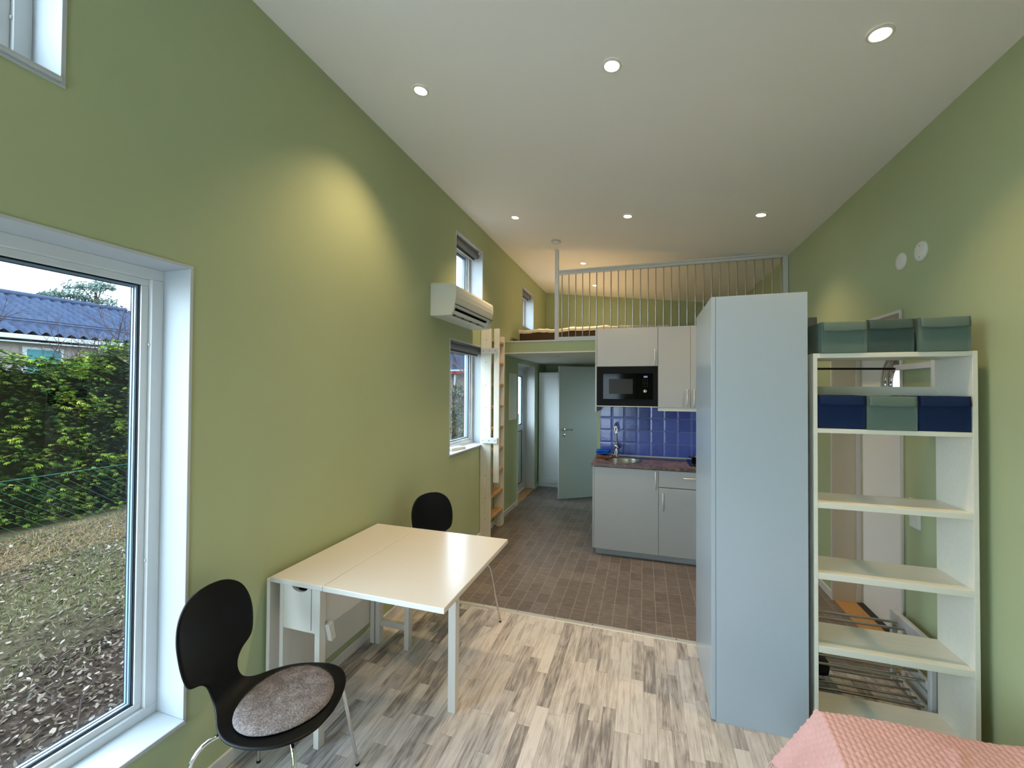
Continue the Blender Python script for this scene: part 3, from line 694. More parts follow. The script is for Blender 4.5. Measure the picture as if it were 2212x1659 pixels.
base_cab(KX + 0.618, KX + 1.218, 'grey base cabinet with a drawer, right of the sink cabinet', [('drawer', KX + 0.618, KX + 1.218, 0.716, HK - 0.036, ('h', 0.817, 2.07, 2.20)), ('door', KX + 0.618, KX + 1.218, 0.072, 0.710, ('v', 1.888, 0.503, 0.655))])
# worktop with a round cutout for the bowl
t = thing('worktop', 'dark brown stone-look worktop over the base cabinets', 'worktop', (1.9, 4.45, HK - 0.03))
sx, sy, SR = 1.512, 4.462, 0.192
x0, x1, y0, y1 = KX - 0.014, KX + 1.226, KY - 0.029, 4.748
wt = MB(); n = 48
def sqp(x0, x1, y0, y1, z):
    out = []
    for k in range(n):
        dx, dy = math.cos(2 * PI * k / n), math.sin(2 * PI * k / n)
        tx = ((x1 if dx > 0 else x0) - sx) / dx if abs(dx) > 1e-6 else 1e9; ty = ((y1 if dy > 0 else y0) - sy) / dy if abs(dy) > 1e-6 else 1e9
        q = min(tx, ty); out.append((sx + dx * q, sy + dy * q, z))
    return out
bx0, bx1, by0, by1 = sx - 0.24, sx + 0.24, y0, y1
for z_, fl in ((HK, False), (HK - 0.03, True)):
    vs = sqp(bx0, bx1, by0, by1, z_) + [(sx + SR * math.cos(2 * PI * k / n), sy + SR * math.sin(2 * PI * k / n), z_) for k in range(n)]
    fs = [(k, (k + 1) % n, n + (k + 1) % n, n + k) for k in range(n)]
    vs = list(vs); kk = n * 2
    for cxy in ((bx0, by0), (bx1, by0), (bx1, by1), (bx0, by1)):
        for k in range(n):
            p, q = vs[k], vs[(k + 1) % n]
            on = lambda P: abs(P[0] - cxy[0]) < 1e-6 or abs(P[1] - cxy[1]) < 1e-6
            if abs(p[0] - q[0]) > 1e-6 and abs(p[1] - q[1]) > 1e-6 and on(p) and on(q) and abs(p[0] - cxy[0]) < 0.2 and abs(p[1] - cxy[1]) < 0.2:
                vs.append((cxy[0], cxy[1], z_)); fs.append((k, len(vs) - 1, (k + 1) % n))
    wt.add(vs, [tuple(reversed(f)) if not fl else f for f in fs])
wt.box(x0, bx0, y0, y1, HK - 0.03, HK); wt.box(bx1, x1, y0, y1, HK - 0.03, HK)
wt.box(bx0, bx1, y0, y0 + 0.002, HK - 0.03, HK)
wt.build('slab', 'brown_stone', t, recalc=True)
MB().box(KX - 0.002, KX + 1.226, 4.736, 4.748, HK, HK + 0.012).build('sealing_strip', 'trim_white', t)
t = thing('sink', 'round stainless steel sink bowl set in the worktop', 'sink', (sx, sy, HK))
MB().lathe([(0.200, 0.001), (0.198, 0.003), (0.188, 0.002), (0.182, -0.02), (0.172, -0.10), (0.150, -0.13), (0.03, -0.135), (0.0, -0.135)], (sx, sy, HK), n=48).build('bowl', 'steel_bowl', t)
MB().lathe([(0.0, -0.131), (0.02, -0.131), (0.028, -0.128), (0.036, -0.133)], (sx, sy, HK), n=24).build('drain', 'chrome', t)
# faucet
fx, fy = 1.428, 4.69
HK0 = HK; HK = HK + 0.001
t = thing('faucet', 'chrome kitchen tap with a high swan-neck spout behind the sink', 'tap', (fx, fy, HK))
MB().lathe([(0.030, 0.0), (0.030, 0.006), (0.022, 0.012), (0.021, 0.10), (0.024, 0.115), (0.018, 0.128), (0.0, 0.13)], (fx, fy, HK), n=24).build('body', 'chrome', t)
pts = [(fx, fy, HK + 0.12), (fx - 0.006, fy - 0.002, HK + 0.24), (fx - 0.012, fy - 0.01, HK + 0.31)]
for k in range(7):
    a_ = PI * k / 6; pts.append((fx - 0.014 + 0.004 * k, fy - 0.045 + 0.045 * math.cos(a_) - 0.004, HK + 0.315 + 0.042 * math.sin(a_)))
pts.append((fx + 0.014, fy - 0.096, HK + 0.26))
MB().tube(pts, 0.0105, 14).build('spout', 'chrome', t)
MB().tube([(fx + 0.02, fy, HK + 0.09), (fx + 0.045, fy - 0.02, HK + 0.105), (fx + 0.03, fy - 0.06, HK + 0.15)], [0.012, 0.009, 0.006], 12).build('lever', 'chrome', t)
HK = HK0
# folded cloths
def cloth(lab, mat, x0, x1, y0, y1, z0, layers, seed):
    def fn(k):
        def f(u, v):
            p = Vector((u * 4 + seed, v * 3, k))
            x = x0 + (x1 - x0) * u + 0.012 * noise.noise(p * 1.5); y = y0 + (y1 - y0) * v + 0.012 * noise.noise(p * 1.7 + Vector((5, 0, 0)))
            return (x, y, z0 + 0.004 + k * 0.009 + 0.007 * abs(noise.noise(p * 1.3)))
        return f
    m = MB()
    for k in range(layers): m.grid(fn(k), 20, 14)
    o = m.build('folded_cloth', mat); mo = o.modifiers.new('thick', 'SOLIDIFY'); mo.thickness = 0.006; mo.offset = 0
    tag(o, lab, 'dish cloth', 'folded dish cloths'); return o
cloth('folded terracotta cloth on the worktop corner, under the blue one', 'cloth_terracotta', 1.228, 1.395, 4.47, 4.62, HK, 3, 2)
cloth('folded bright blue cloth on top of the brown one at the worktop corner', 'cloth_blue', 1.232, 1.370, 4.50, 4.64, HK + 0.042, 4, 9)
# hob and pan
t = thing('hob', 'black glass hob let into the worktop, half hidden by the tall cabinet', 'hob', (2.28, 4.47, HK))
MB().box(2.135, 2.43, 4.24, 4.70, HK + 0.0005, HK + 0.006).build('glass_top', 'black_glass', t, 0.002)
MB().box(2.130, 2.134, 4.236, 4.704, HK + 0.0005, HK + 0.008).box(2.13, 2.435, 4.232, 4.236, HK + 0.0005, HK + 0.008).build('metal_edge', 'steel', t)
t = thing('saucepan', 'small shiny steel saucepan standing on the hob', 'saucepan', (2.29, 4.50, HK + 0.006))
MB().lathe([(0.0, 0.004), (0.085, 0.0), (0.09, 0.006), (0.09, 0.062), (0.094, 0.064), (0.088, 0.066), (0.086, 0.01), (0.0, 0.008)], (2.26, 4.50, HK + 0.0065), n=36).build('pot', 'chrome', t)
MB().tube([(2.17, 4.50, HK + 0.055), (2.15, 4.47, HK + 0.06), (2.15, 4.53, HK + 0.06), (2.17, 4.5, HK + 0.055)], 0.004, 8).build('handle', 'black_plastic', t)
# backsplash
S('wall_splashback', MB().box(1.250, W, 4.748, 4.759, HK, 1.49), 'blue_tiles')
# wall cabinets
UX, UY, UZ0, UZ1 = 1.231, 4.406, 1.47, 2.267
t = thing('wall_cabinet', 'grey wall cabinet with the built-in microwave in its lower half', 'cabinet', (1.54, 4.58, UZ0), 'kitchen wall cabinets')
MB().box(UX - 0.0, UX + 0.016, UY - 0.019, 4.745, 1.405, UZ1).build('side_panel', 'cabinet_grey', t, 0.001)
ca = MB().box(UX + 0.016, UX + 0.618, UY, 4.745, UZ1 - 0.016, UZ1).box(UX + 0.016, UX + 0.618, UY, 4.745, UZ0, UZ0 + 0.010).box(UX + 0.602, UX + 0.618, UY, 4.745, UZ0, UZ1).box(UX + 0.016, UX + 0.602, UY, 4.745, 1.872, 1.888).box(UX + 0.016, UX + 0.602, 4.735, 4.745, UZ0, UZ1)
ca.build('carcass', 'cabinet_grey', t)
MB().box(UX + 0.016, UX + 0.618, UY - 0.0185, UY, 1.462, 1.470).build('bottom_rail', 'plastic_white', t)
o = MB().box(UX + 0.018, UX + 0.616, UY - 0.019, UY - 0.001, 1.876, UZ1).build('door', 'cabinet_grey', t, 0.0012)
bar_handle(o, 1.820, UY - 0.019, 1.888, 2.045)
t = thing('wall_cabinet', 'narrow two-door grey wall cabinet right of the microwave', 'cabinet', (2.15, 4.58, UZ0), 'kitchen wall cabinets')
MB().box(UX + 0.619, UX + 1.218, UY, 4.745, UZ0 - 0.008, UZ1).build('carcass', 'cabinet_grey', t)
for (a0, a1, hx) in ((UX + 0.620, UX + 0.9175, 2.118), (UX + 0.9195, UX + 1.217, 2.181)):
    o = MB().box(a0, a1, UY - 0.019, UY - 0.001, 1.462, UZ1).build('door', 'cabinet_grey', t, 0.0012)
    bar_handle(o, hx, UY - 0.019, 1.482, 1.64)
MB().box(UX + 0.619, UX + 1.218, UY - 0.012, UY + 0.02, 1.426, 1.461).build('light_pelmet', 'plastic_white', t, 0.002)
# microwave
t = thing('microwave', 'black built-in microwave with a steel knob and lit digits', 'microwave', (1.54, 4.42, UZ0))
MB().box(UX + 0.0185, UX + 0.6155, UY - 0.020, UY + 0.012, 1.4705, 1.8735).build('trim_frame', 'black_plastic', t, 0.003)
MB().box(UX + 0.04, UX + 0.59, UY + 0.012, 4.72, 1.485, 1.865).build('oven_body', 'black_plastic', t)
dr = MB().box(1.311, 1.655, UY - 0.030, UY - 0.020, 1.538, 1.804).build('door', 'black_glass', t, 0.003)
simple('steel_window', (46, 46, 43), 0.3, 0.0, spec=0.15, var=0.05)
MB().box(1.373, 1.608, UY - 0.0308, UY - 0.0300, 1.594, 1.746).build('door_window', 'steel_window', dr, label='dark grey see-through window')
cp = MB().box(1.657, 1.801, UY - 0.030, UY - 0.020, 1.538, 1.804).build('control_panel', 'black_glass', t, 0.003)
mtr = Matrix.Rotation(PI / 2, 4, 'X')
MB().lathe([(0.0, 0.016), (0.016, 0.016), (0.0185, 0.012), (0.0195, 0.0)], (1.727, UY - 0.030, 1.623), mtr, 28).build('knob', 'chrome', cp)
seg = MB()
def digit(x, z, segs, w_=0.0085, h=0.0075, th=0.0018):
    y_ = UY - 0.0308
    R = {'a': (x, x + w_, z + 2 * h - th, z + 2 * h), 'd': (x, x + w_, z, z + th), 'g': (x, x + w_, z + h - th / 2, z + h + th / 2), 'f': (x, x + th, z + h, z + 2 * h), 'b': (x + w_ - th, x + w_, z + h, z + 2 * h), 'e': (x, x + th, z, z + h), 'c': (x + w_ - th, x + w_, z, z + h)}
    for s_ in segs: q = R[s_]; seg.box(q[0], q[1], y_, y_ + 0.0008, q[2], q[3])
digit(1.7150, 1.760, 'abcdef'); digit(1.7275, 1.760, 'abcdefg'[:6]); digit(1.7400, 1.760, 'abcdef')
seg.build('clock_digits', 'led_digits', cp)
bt = MB()
for z in (1.735, 1.712, 1.695, 1.672):
    for x in (1.706, 1.727, 1.748): bt.box(x - 0.003, x + 0.003, UY - 0.0305, UY - 0.0300, z - 0.0012, z + 0.0012)
bt.build('button_marks', 'mark_grey', cp)

# tall grey cabinets
t = thing('tall_cabinet', 'tall smooth grey cabinet standing beside the shelf unit', 'cabinet', (2.25, 2.6, 0))
MB().box(2.058, 2.450, 2.276, 2.908, 0.0, 2.099).build('carcass', 'tall_grey', t, 0.0012)
MB().box(2.0565, 2.058, 2.28, 2.905, 0.01, 2.095).build('door_gap', 'dark_gap', t)
MB().box(2.037, 2.0565, 2.276, 2.908, 0.01, 2.099).build('door', 'tall_grey', t, 0.0012)
# ------------------------------------------------------------------ shelf unit with fabric boxes
t = thing('shelf_unit', 'tall white open-backed shelf unit between the grey cabinet and the right wall', 'shelf', (2.776, 2.41, 0))
ys, yd = 2.29, 2.53
SX0, SX1 = 2.477, 3.076
MB().box(SX0, SX0 + 0.016, ys, yd, 0, 1.808).build('side_panel', 'shelf_white', t, 0.001)
MB().box(SX1 - 0.018, SX1, ys, yd, 0, 1.808).build('side_panel', 'shelf_white', t, 0.001)
for z, th in ((1.808, 0.022), (1.457, 0.021), (1.111, 0.026), (0.785, 0.03), (0.447, 0.032), (0.095, 0.03)):
    MB().box(SX0 + 0.016, SX1 - 0.018, ys + 0.001, yd - 0.001, z - th, z).build('shelf_board', 'shelf_white', t, 0.002)
MB().box(SX0 + 0.016, SX1 - 0.018, yd - 0.014, yd - 0.001, 1.600, 1.655).build('back_rail', 'shelf_white', t, 0.001)
MB().box(SX0 + 0.016, SX1 - 0.018, ys + 0.02, ys + 0.034, 0.0, 0.065).build('plinth', 'shelf_white', t, 0.001)

def fbox(x0, x1, z0, z1, y0, mat, lab, rot=0.0, depth=0.212):
    cx_, cy_ = (x0 + x1) / 2, y0 + depth / 2
    t = thing('storage_box', lab, 'storage box', (cx_, cy_, z0), 'fabric storage boxes', local=True); t.rotation_euler = (0, 0, rot)
    w2, d2, h = (x1 - x0) / 2, depth / 2, z1 - z0
    def side(z, bulge):  # closed ring
        return z, bulge
    prof = []
    m = MB(); n = 15; rows = 9; hb = h
    vs = []; fs = []
    for j in range(rows + 1):
        z = hb * j / rows; k = math.sin(PI * j / rows) * 0.0015
        ring = []
        for (ax, ay, bx, by) in ((-w2, -d2, w2, -d2), (w2, -d2, w2, d2), (w2, d2, -w2, d2), (-w2, d2, -w2, -d2)):
            for i in range(n):
                q = i / n; x = ax + (bx - ax) * q; y = ay + (by - ay) * q; s_ = math.sin(PI * q) * k
                nx, ny = (by - ay), -(bx - ax); L = math.hypot(nx, ny)
                wv = 0.0012 * noise.noise(Vector((x * 30, z * 25, y * 30 + x0 * 9)))
                ring.append((x + nx / L * (s_ + wv - 0.0018), y + ny / L * (s_ + wv - 0.0018), z + (0.0012 * noise.noise(Vector((x * 20, y * 20, x0))) if j == rows else 0)))
        vs += ring
    N = 4 * n
    for j in range(rows):
        for i in range(N): fs.append((j * N + i, j * N + (i + 1) % N, (j + 1) * N + (i + 1) % N, (j + 1) * N + i))
    fs.append(list(range(N - 1, -1, -1)))
    m.add(vs, fs, False)
    inner = [(v[0] * 0.96, v[1] * 0.96, v[2]) for v in vs[-N:]]; low = [(v[0] * 0.96, v[1] * 0.96, 0.01) for v in vs[-N:]]
    m.add(vs[-N:] + inner + low, [(i, (i + 1) % N, N + (i + 1) % N, N + i) for i in range(N)] + [(N + i, N + (i + 1) % N, 2 * N + (i + 1) % N, 2 * N + i) for i in range(N)] + [list(range(2 * N, 3 * N))])
    m.build('body', mat, t, recalc=False)
    # folded cuff with a drooping lower edge
    def cuff(u, v):
        x = -w2 + 0.006 + (2 * w2 - 0.012) * u
        sag = 0.006 * math.sin(PI * u) * (0.6 + noise.noise(Vector((x0 * 10, 0, 0)))) + 0.002 * noise.noise(Vector((u * 6, x0 * 7, 0)))
        z = h - 0.001 - (0.042 + sag) * v
        return (x, -d2 - 0.0015 - 0.0050 * v - 0.0025 * math.sin(PI * 0.9 * v), z)
    o = m2 = MB().grid(cuff, 16, 8).build('folded_cuff', mat, t); mo = o.modifiers.new('thick', 'SOLIDIFY'); mo.thickness = 0.0035
    def lid(u, v):
        x = -w2 * 1.0 + 2 * w2 * u; y = -d2 + 2 * d2 * v
        return (x * 0.985, y * 0.985, h - 0.001 + 0.001 * math.sin(PI * u) * math.sin(PI * v))
    MB().grid(lid, 8, 8).build('lid', mat, t)
    return t
fbox(2.502, 2.682, 1.809, 1.953, 2.284, 'box_sage', 'light sage-grey fabric box at the left end of the shelf top', 0.05)
fbox(2.687, 2.861, 1.809, 1.957, 2.292, 'box_dark_sage', 'darkest grey-green fabric box in the middle of the shelf top')
fbox(2.871, 3.052, 1.809, 1.957, 2.284, 'box_sage', 'sage fabric box at the right end of the shelf top', -0.0)
fbox(2.496, 2.681, 1.458, 1.612, 2.293, 'box_navy', 'navy blue fabric box at the left of the row inside the shelf unit')
fbox(2.684, 2.868, 1.458, 1.610, 2.286, 'box_sage', 'sage fabric box between the two navy ones inside the shelf unit')
fbox(2.871, 3.055, 1.458, 1.612, 2.292, 'box_navy', 'navy blue fabric box at the right of the row inside the shelf unit')

# shoe rack and hat rack behind the shelf
t = thing('shoe_rack', 'low shoe rack with metal rods and white side frames behind the shelf unit', 'shoe rack', (2.8, 2.72, 0))
for xa in (2.53, 3.055):
    pts = [(2.575, 0.40), (2.60, 0.425), (2.90, 0.425), (2.935, 0.40), (2.935, 0.0), (2.905, 0.0), (2.905, 0.33), (2.61, 0.33), (2.61, 0.0), (2.575, 0.0)]
    MB().box(xa, xa + 0.028, 2.575, 2.605, 0, 0.40).box(xa, xa + 0.028, 2.905, 2.935, 0, 0.40).box(xa, xa + 0.028, 2.605, 2.905, 0.33, 0.40).box(xa, xa + 0.028, 2.605, 2.905, 0.15, 0.19).box(xa, xa + 0.028, 2.605, 2.905, 0.02, 0.05).build('side_frame', 'frame_white', t, 0.006)
for (y, z) in ((2.861, 0.352), (2.79, 0.350), (2.723, 0.346), (2.655, 0.344), (2.68, 0.198), (2.622, 0.186), (2.74, 0.20), (2.87, 0.06), (2.81, 0.058), (2.75, 0.056), (2.69, 0.054), (2.63, 0.052)):
    MB().tube([(2.557, y, z), (3.056, y, z)], 0.0065, 10).build('rod', 'steel', t)
m_ = MB().box(2.50, 2.605, 2.60, 2.90, 0.064, 0.17)
o = MB(); 
def bagf(u, v):
    th = 2 * PI * u; ph = PI * (v - 0.5); c = math.copysign(abs(math.cos(ph)) ** 0.5, math.cos(ph)); s_ = math.copysign(abs(math.sin(ph)) ** 0.6, math.sin(ph))
    ct = math.copysign(abs(math.cos(th)) ** 0.5, math.cos(th)); st = math.copysign(abs(math.sin(th)) ** 0.5, math.sin(th))
    nz = 0.012 * noise.noise(Vector((ct * 2, st * 2, s_ * 2)))
    return (2.625 + (0.055 + nz) * ct * c, 2.765 + (0.115 + nz) * st * c, 0.130 + (0.048 + nz * 0.5) * s_)
o = MB().grid(bagf, 32, 16).build('shoe_bag', 'bag_black', None)
tag(o, 'black soft bag lying on the rods of the shoe rack', 'bag')
t = thing('coat_rack', 'coat rack with grey post, dark rod and white wall bar behind the shelf unit', 'coat rack', (2.705, 2.965, 0))
MB().box(2.678, 2.718, 2.955, 2.985, 0, 2.081).build('post', 'blind_grey', t, 0.002)
MB().box(2.66, 2.736, 2.93, 3.01, 0, 0.012).build('foot', 'blind_grey', t, 0.002)
MB().tube([(2.718, 2.970, 1.768), (3.108, 2.970, 1.764)], 0.0065, 10).build('rod', 'black_plastic', t)
MB().box(3.106, 3.132, 2.655, 2.985, 1.754, 1.786).build('wall_bar', 'frame_white', t, 0.002)
MB().box(3.106, 3.132, 2.630, 2.655, 1.60, 1.86).build('upright', 'frame_white', t, 0.002)
# switch and valve covers on the right wall
t = thing('light_switch', 'white double switch plate on the right wall seen through the shelf unit', 'switch', (W, 2.835, 0.93))
MB().box(W - 0.010, W, 2.792, 2.878, 0.888, 1.046).build('plate', 'plastic_white', t, 0.002)
for z in (0.897, 0.975): MB().box(W - 0.013, W - 0.010, 2.802, 2.868, z, z + 0.062).build('rocker', 'plastic_white', t, 0.001)
def valve(y, z, r_, lab):
    t = thing('vent_cover', lab, 'vent cover', (W, y, z), 'round wall covers')
    mtv = Matrix.Rotation(-PI / 2, 4, 'Y')
    MB().lathe([(0.0, 0.010), (r_ * 0.7, 0.010), (r_ * 0.94, 0.008), (r_, 0.003), (r_, 0)], (W, y, z), mtv, 40).build('disc', 'plastic_white', t)
    s_ = MB()
    for dz in ((-0.55, 0.55) if r_ > 0.05 else ()): s_.lathe([(0, 0.0115), (0.003, 0.011), (0.003, 0.009)], (W, y, z + dz * r_), mtv, 8)
    if s_.v: s_.build('screw_heads', 'mark_grey', t)
valve(2.951, 2.382, 0.050, 'smaller round white cover plate on the upper right wall, farther from the camera')
valve(2.772, 2.384, 0.054, 'larger round white cover plate with two screws on the upper right wall')

# small box on the sill
t = thing('sill_box', 'small flat white case on the sill of the window beside the ladder', 'case', (-0.11, 3.86, 1.026))
mt = Matrix.Translation((-0.085, 3.80, 1.0265)) @ Matrix.Rotation(-0.25, 4, 'Z')
MB().box(-0.05, 0.05, -0.11, 0.11, 0, 0.016, mt).build('base', 'plastic_white', t, 0.003)
MB().box(-0.045, 0.045, -0.104, 0.104, 0.016, 0.026, mt).build('lid', 'plastic_white', t, 0.003)

# ------------------------------------------------------------------ gateleg table
TX0, TX1, TY0, TY1, TZ = 0.041, 0.949, 1.528, 2.354, 0.742
t = thing('gateleg_table', 'white gateleg table with one leaf raised, pushed against the left wall', 'table', (0.2, 1.94, 0))
MB().box(TX0, 0.343, TY0, TY1, TZ - 0.024, TZ).build('tabletop', 'table_white', t, 0.003)
MB().box(0.345, TX1, TY0, TY1, TZ - 0.024, TZ).build('raised_leaf', 'table_white', t, 0.003)
MB().box(0.018, 0.038, TY0 + 0.003, TY1 - 0.003, 0.125, TZ - 0.012).build('folded_leaf', 'table_white', t, 0.003)
MB().box(0.11, 0.292, 2.30, 2.315, 0.53, TZ - 0.024).build('end_panel', 'table_white', t, 0.001)
STZ = 0.115
LG = ((0.089, 0.110, TY0 + 0.012, TY0 + 0.05), (0.293, 0.321, TY0 + 0.012, TY0 + 0.05), (0.080, 0.112, 2.288, 2.33), (0.290, 0.322, 2.288, 2.33))
for x0, x1, y0, y1 in LG: MB().box(x0, x1, y0, y1, 0, TZ - 0.024).build('leg', 'table_white', t, 0.0015)
# drawer end with scooped grip
pts = [(0.110, 0.512), (0.293, 0.512), (0.293, TZ - 0.025)]
for k in range(13):
    a_ = PI * k / 12; pts.append((0.203 + 0.047 * math.cos(a_), TZ - 0.025 - 0.028 * math.sin(a_)))
pts.append((0.110, TZ - 0.025))
f = MB().prism(pts, 'y', TY0 + 0.014, TY0 + 0.030).build('drawer_front', 'table_white', t, 0.001)
MB().box(0.115, 0.288, TY0 + 0.10, TY0 + 0.102, 0.53, TZ - 0.03).build('drawer_inside', 'dark_gap', f)
MB().box(0.2705, 0.273, TY0 + 0.0125, TY0 + 0.014, 0.525, TZ - 0.03).build('drawer_gap', 'mark_grey', f)
MB().box(0.300, 0.316, TY0 + 0.05, 2.288, 0.525, TZ - 0.024).build('side_apron', 'table_white', t, 0.001)
MB().box(0.092, 0.106, TY0 + 0.05, 2.288, 0.525, TZ - 0.024).build('side_apron', 'table_white', t, 0.001)
MB().box(0.11, 0.292, 2.295, 2.32, STZ, STZ + 0.036).build('cross_rail', 'table_white', t, 0.001)
MB().box(0.043, 0.072, 2.286, 2.32, 0, TZ - 0.03).build('gate_leg', 'table_white', t, 0.0015)
MB().box(0.774, 0.815, 1.922, 1.966, 0, TZ - 0.026).build('gate_leg', 'table_white', t, 0.0015)
gd = Vector((0.80 - 0.33, 1.944 - 2.27, 0)); L_ = gd.length; an = math.atan2(gd.y, gd.x)
mt = Matrix.Translation((0.33, 2.27, 0)) @ Matrix.Rotation(an, 4, 'Z')
MB().box(0, L_ - 0.03, -0.01, 0.01, TZ - 0.075, TZ - 0.026, mt).build('gate_rail', 'table_white', t, 0.001)
mt = Matrix.Translation((0.335, TY0 + 0.045, 0.525)) @ Matrix.Rotation(0.25, 4, 'X')
sb = MB().box(-0.012, 0.012, 0.0, 0.03, -0.065, 0.02, mt).build('stop_block', 'table_white', t, 0.002)
# ------------------------------------------------------------------ chairs
def make_chair(name, lab, cushion):
    t = thing(name, lab, 'chair', (0, 0, 0), 'black shell chairs', local=True)
    # profile: (forward u, height z, half width, side curl)
    key = [(0.208, 0.430, 0.015, 0), (0.205, 0.436, 0.08, 0), (0.19, 0.443, 0.135, 0.000), (0.15, 0.447, 0.185, 0.000), (0.09, 0.445, 0.213, 0.003), (0.01, 0.442, 0.218, 0.006),
           (-0.07, 0.442, 0.200, 0.008), (-0.13, 0.446, 0.160, 0.008), (-0.175, 0.456, 0.108, 0.006), (-0.205, 0.478, 0.078, 0.004), (-0.223, 0.510, 0.072, 0.004), (-0.233, 0.540, 0.080, 0.006), (-0.239, 0.563, 0.105, 0.010),
           (-0.244, 0.578, 0.150, 0.016), (-0.249, 0.600, 0.172, 0.022), (-0.257, 0.640, 0.185, 0.026), (-0.266, 0.690, 0.190, 0.028), (-0.276, 0.740, 0.184, 0.026), (-0.286, 0.785, 0.162, 0.022), (-0.293, 0.817, 0.125, 0.014), (-0.298, 0.837, 0.078, 0.007), (-0.300, 0.845, 0.02, 0.0)]
    key = [(k[0] - (k[1] - 0.56) * 0.03 if k[1] > 0.56 else k[0], k[1] + (0.02 if k[1] > 0.8 else 0.02 * max(0, (k[1] - 0.5) / 0.3)), k[2], k[3]) for k in key]
    # densify with Catmull-Rom
    P = []
    K = [Vector(k) if False else k for k in key]
    for i in range(len(K) - 1):
        p0, p1, p2, p3 = K[max(i - 1, 0)], K[i], K[i + 1], K[min(i + 2, len(K) - 1)]
        for s_ in range(3):
            q = s_ / 3
            P.append(tuple(0.5 * (2 * p1[d_] + (p2[d_] - p0[d_]) * q + (2 * p0[d_] - 5 * p1[d_] + 4 * p2[d_] - p3[d_]) * q * q + (3 * p1[d_] - p0[d_] - 3 * p2[d_] + p3[d_]) * q ** 3) for d_ in range(4)))
    P.append(K[-1])
    N = len(P) - 1
    def sh(u, v):
        j = min(int(round(v * N)), N); uu, z, hw, curl = P[j]
        j0, j1 = max(j - 1, 0), min(j + 1, N); dx, dz = P[j1][0] - P[j0][0], P[j1][1] - P[j0][1]; L = math.hypot(dx, dz) or 1
        nx, nz = dz / L, -dx / L     # towards the sitter
        s_ = 2 * u - 1
        c = curl * (s_ * s_)
        return (uu + nx * c, -s_ * hw, z + nz * c)
    o = MB().grid(sh, 22, N).build('seat_shell', 'black_lacquer', t)
    m = o.modifiers.new('thick', 'SOLIDIFY'); m.thickness = 0.010; m.offset = 0
    o.modifiers.new('sub', 'SUBSURF').levels = 1; o.modifiers['sub'].render_levels = 1
    for (fu, fl) in ((0.20, 0.238), (0.20, -0.238), (-0.235, 0.236), (-0.235, -0.236)):
        d = Vector((fu, fl, 0)); k = Vector((fu * 0.74, fl * 0.74, 0.405)) if fu > 0 else Vector((fu * 0.80, fl * 0.80, 0.395))
        a_ = Vector((0.02 * (1 if fu > 0 else -1), 0.02 * (1 if fl > 0 else -1), 0.425)); f = Vector((fu, fl, 0.006))
        pts = [a_, a_.lerp(Vector((k.x, k.y, 0.424)), 0.55)]
        p1 = a_.lerp(Vector((k.x, k.y, 0.424)), 0.72); p2 = Vector((k.x, k.y, 0.424)); p3 = p2.lerp(f, 0.20)
        for s_ in range(7):
            q = s_ / 6; pts.append(p1 * (1 - q) ** 2 + p2 * 2 * q * (1 - q) + p3 * q * q)
        pts.append(f)
        lg = MB().tube(pts, 0.0075, 14).build('leg', 'chrome', t)
        MB().lathe([(0.0, 0.0), (0.0080, 0.0), (0.0086, 0.003), (0.0082, 0.010), (0.0, 0.011)], (fu, fl, 0.0), n=14).build('foot_cap', 'black_plastic', lg)
    MB().lathe([(0.0, 0.415), (0.055, 0.415), (0.06, 0.42), (0.06, 0.438), (0.0, 0.438)], n=24).build('mounting_plate', 'black_plastic', t)
    if cushion:
        def cu(u, v):
            th = 2 * PI * u; r_ = math.sin(PI / 2 * min(1, v * 1.05)) if v < 0.96 else 1
            r_ = min(1, v * 1.12); edge = max(0, (v - 0.86) / 0.14)
            zz = 0.4535 + 0.022 * math.sqrt(max(0, 1 - r_ ** 6)) - 0.0
            x = 0.022 + (0.165) * r_ * math.cos(th); y = (0.176 - 0.012 * math.cos(th)) * r_ * math.sin(th)
            zz += 0.0015 * noise.noise(Vector((x * 30, y * 30, 0)))
            return (x, y, zz + 0.008 * (y / 0.18) ** 2 * 0.5)
        c = thing('seat_cushion', 'grey woolly felt seat pad lying on the nearer black chair', 'cushion', (0, 0, 0), local=True)
        MB().grid(cu, 64, 18).build('pad', 'grey_felt', c)
        m_ = MB(); rnd = random.Random(3); vs = []; fs = []
        for i in range(9000):
            q = math.sqrt(rnd.random()) * 0.99; th = rnd.random(); p = Vector(cu(th, q / 1.12)); 
            d_ = Vector((rnd.uniform(-1, 1), rnd.uniform(-1, 1), rnd.uniform(0.4, 1.3))); 
            if q > 0.9: d_ += Vector((math.cos(2 * PI * th), math.sin(2 * PI * th), -0.2)) * 0.8
            d_ = d_.normalized() * rnd.uniform(0.004, 0.008)
            s_ = d_.cross(Vector((rnd.random(), rnd.random(), 0.3))).normalized() * 0.0004; k = len(vs)
            vs += [p - s_, p + s_, p + d_]; fs.append((k, k + 1, k + 2))
        fz = m_.add(vs, fs).build('wool_fibres', 'grey_felt', c); fz['kind'] = 'stuff'
        return t, c
    return t, None
ch, cush = make_chair('shell_chair', 'black shell chair with a grey seat pad and chrome legs, in front by the window', True)
ch.location = (0.41, 1.25, 0); ch.rotation_euler = (0, 0, math.radians(16))
cush.location = (0.41, 1.25, 0); cush.rotation_euler = (0, 0, math.radians(16))
ch2 = copy_tree(ch); ch2['label'] = 'black shell chair behind the table, only its round back and one leg showing'
ch2.location = (0.487, 2.622, 0); ch2.rotation_euler = (0, 0, math.radians(-21))

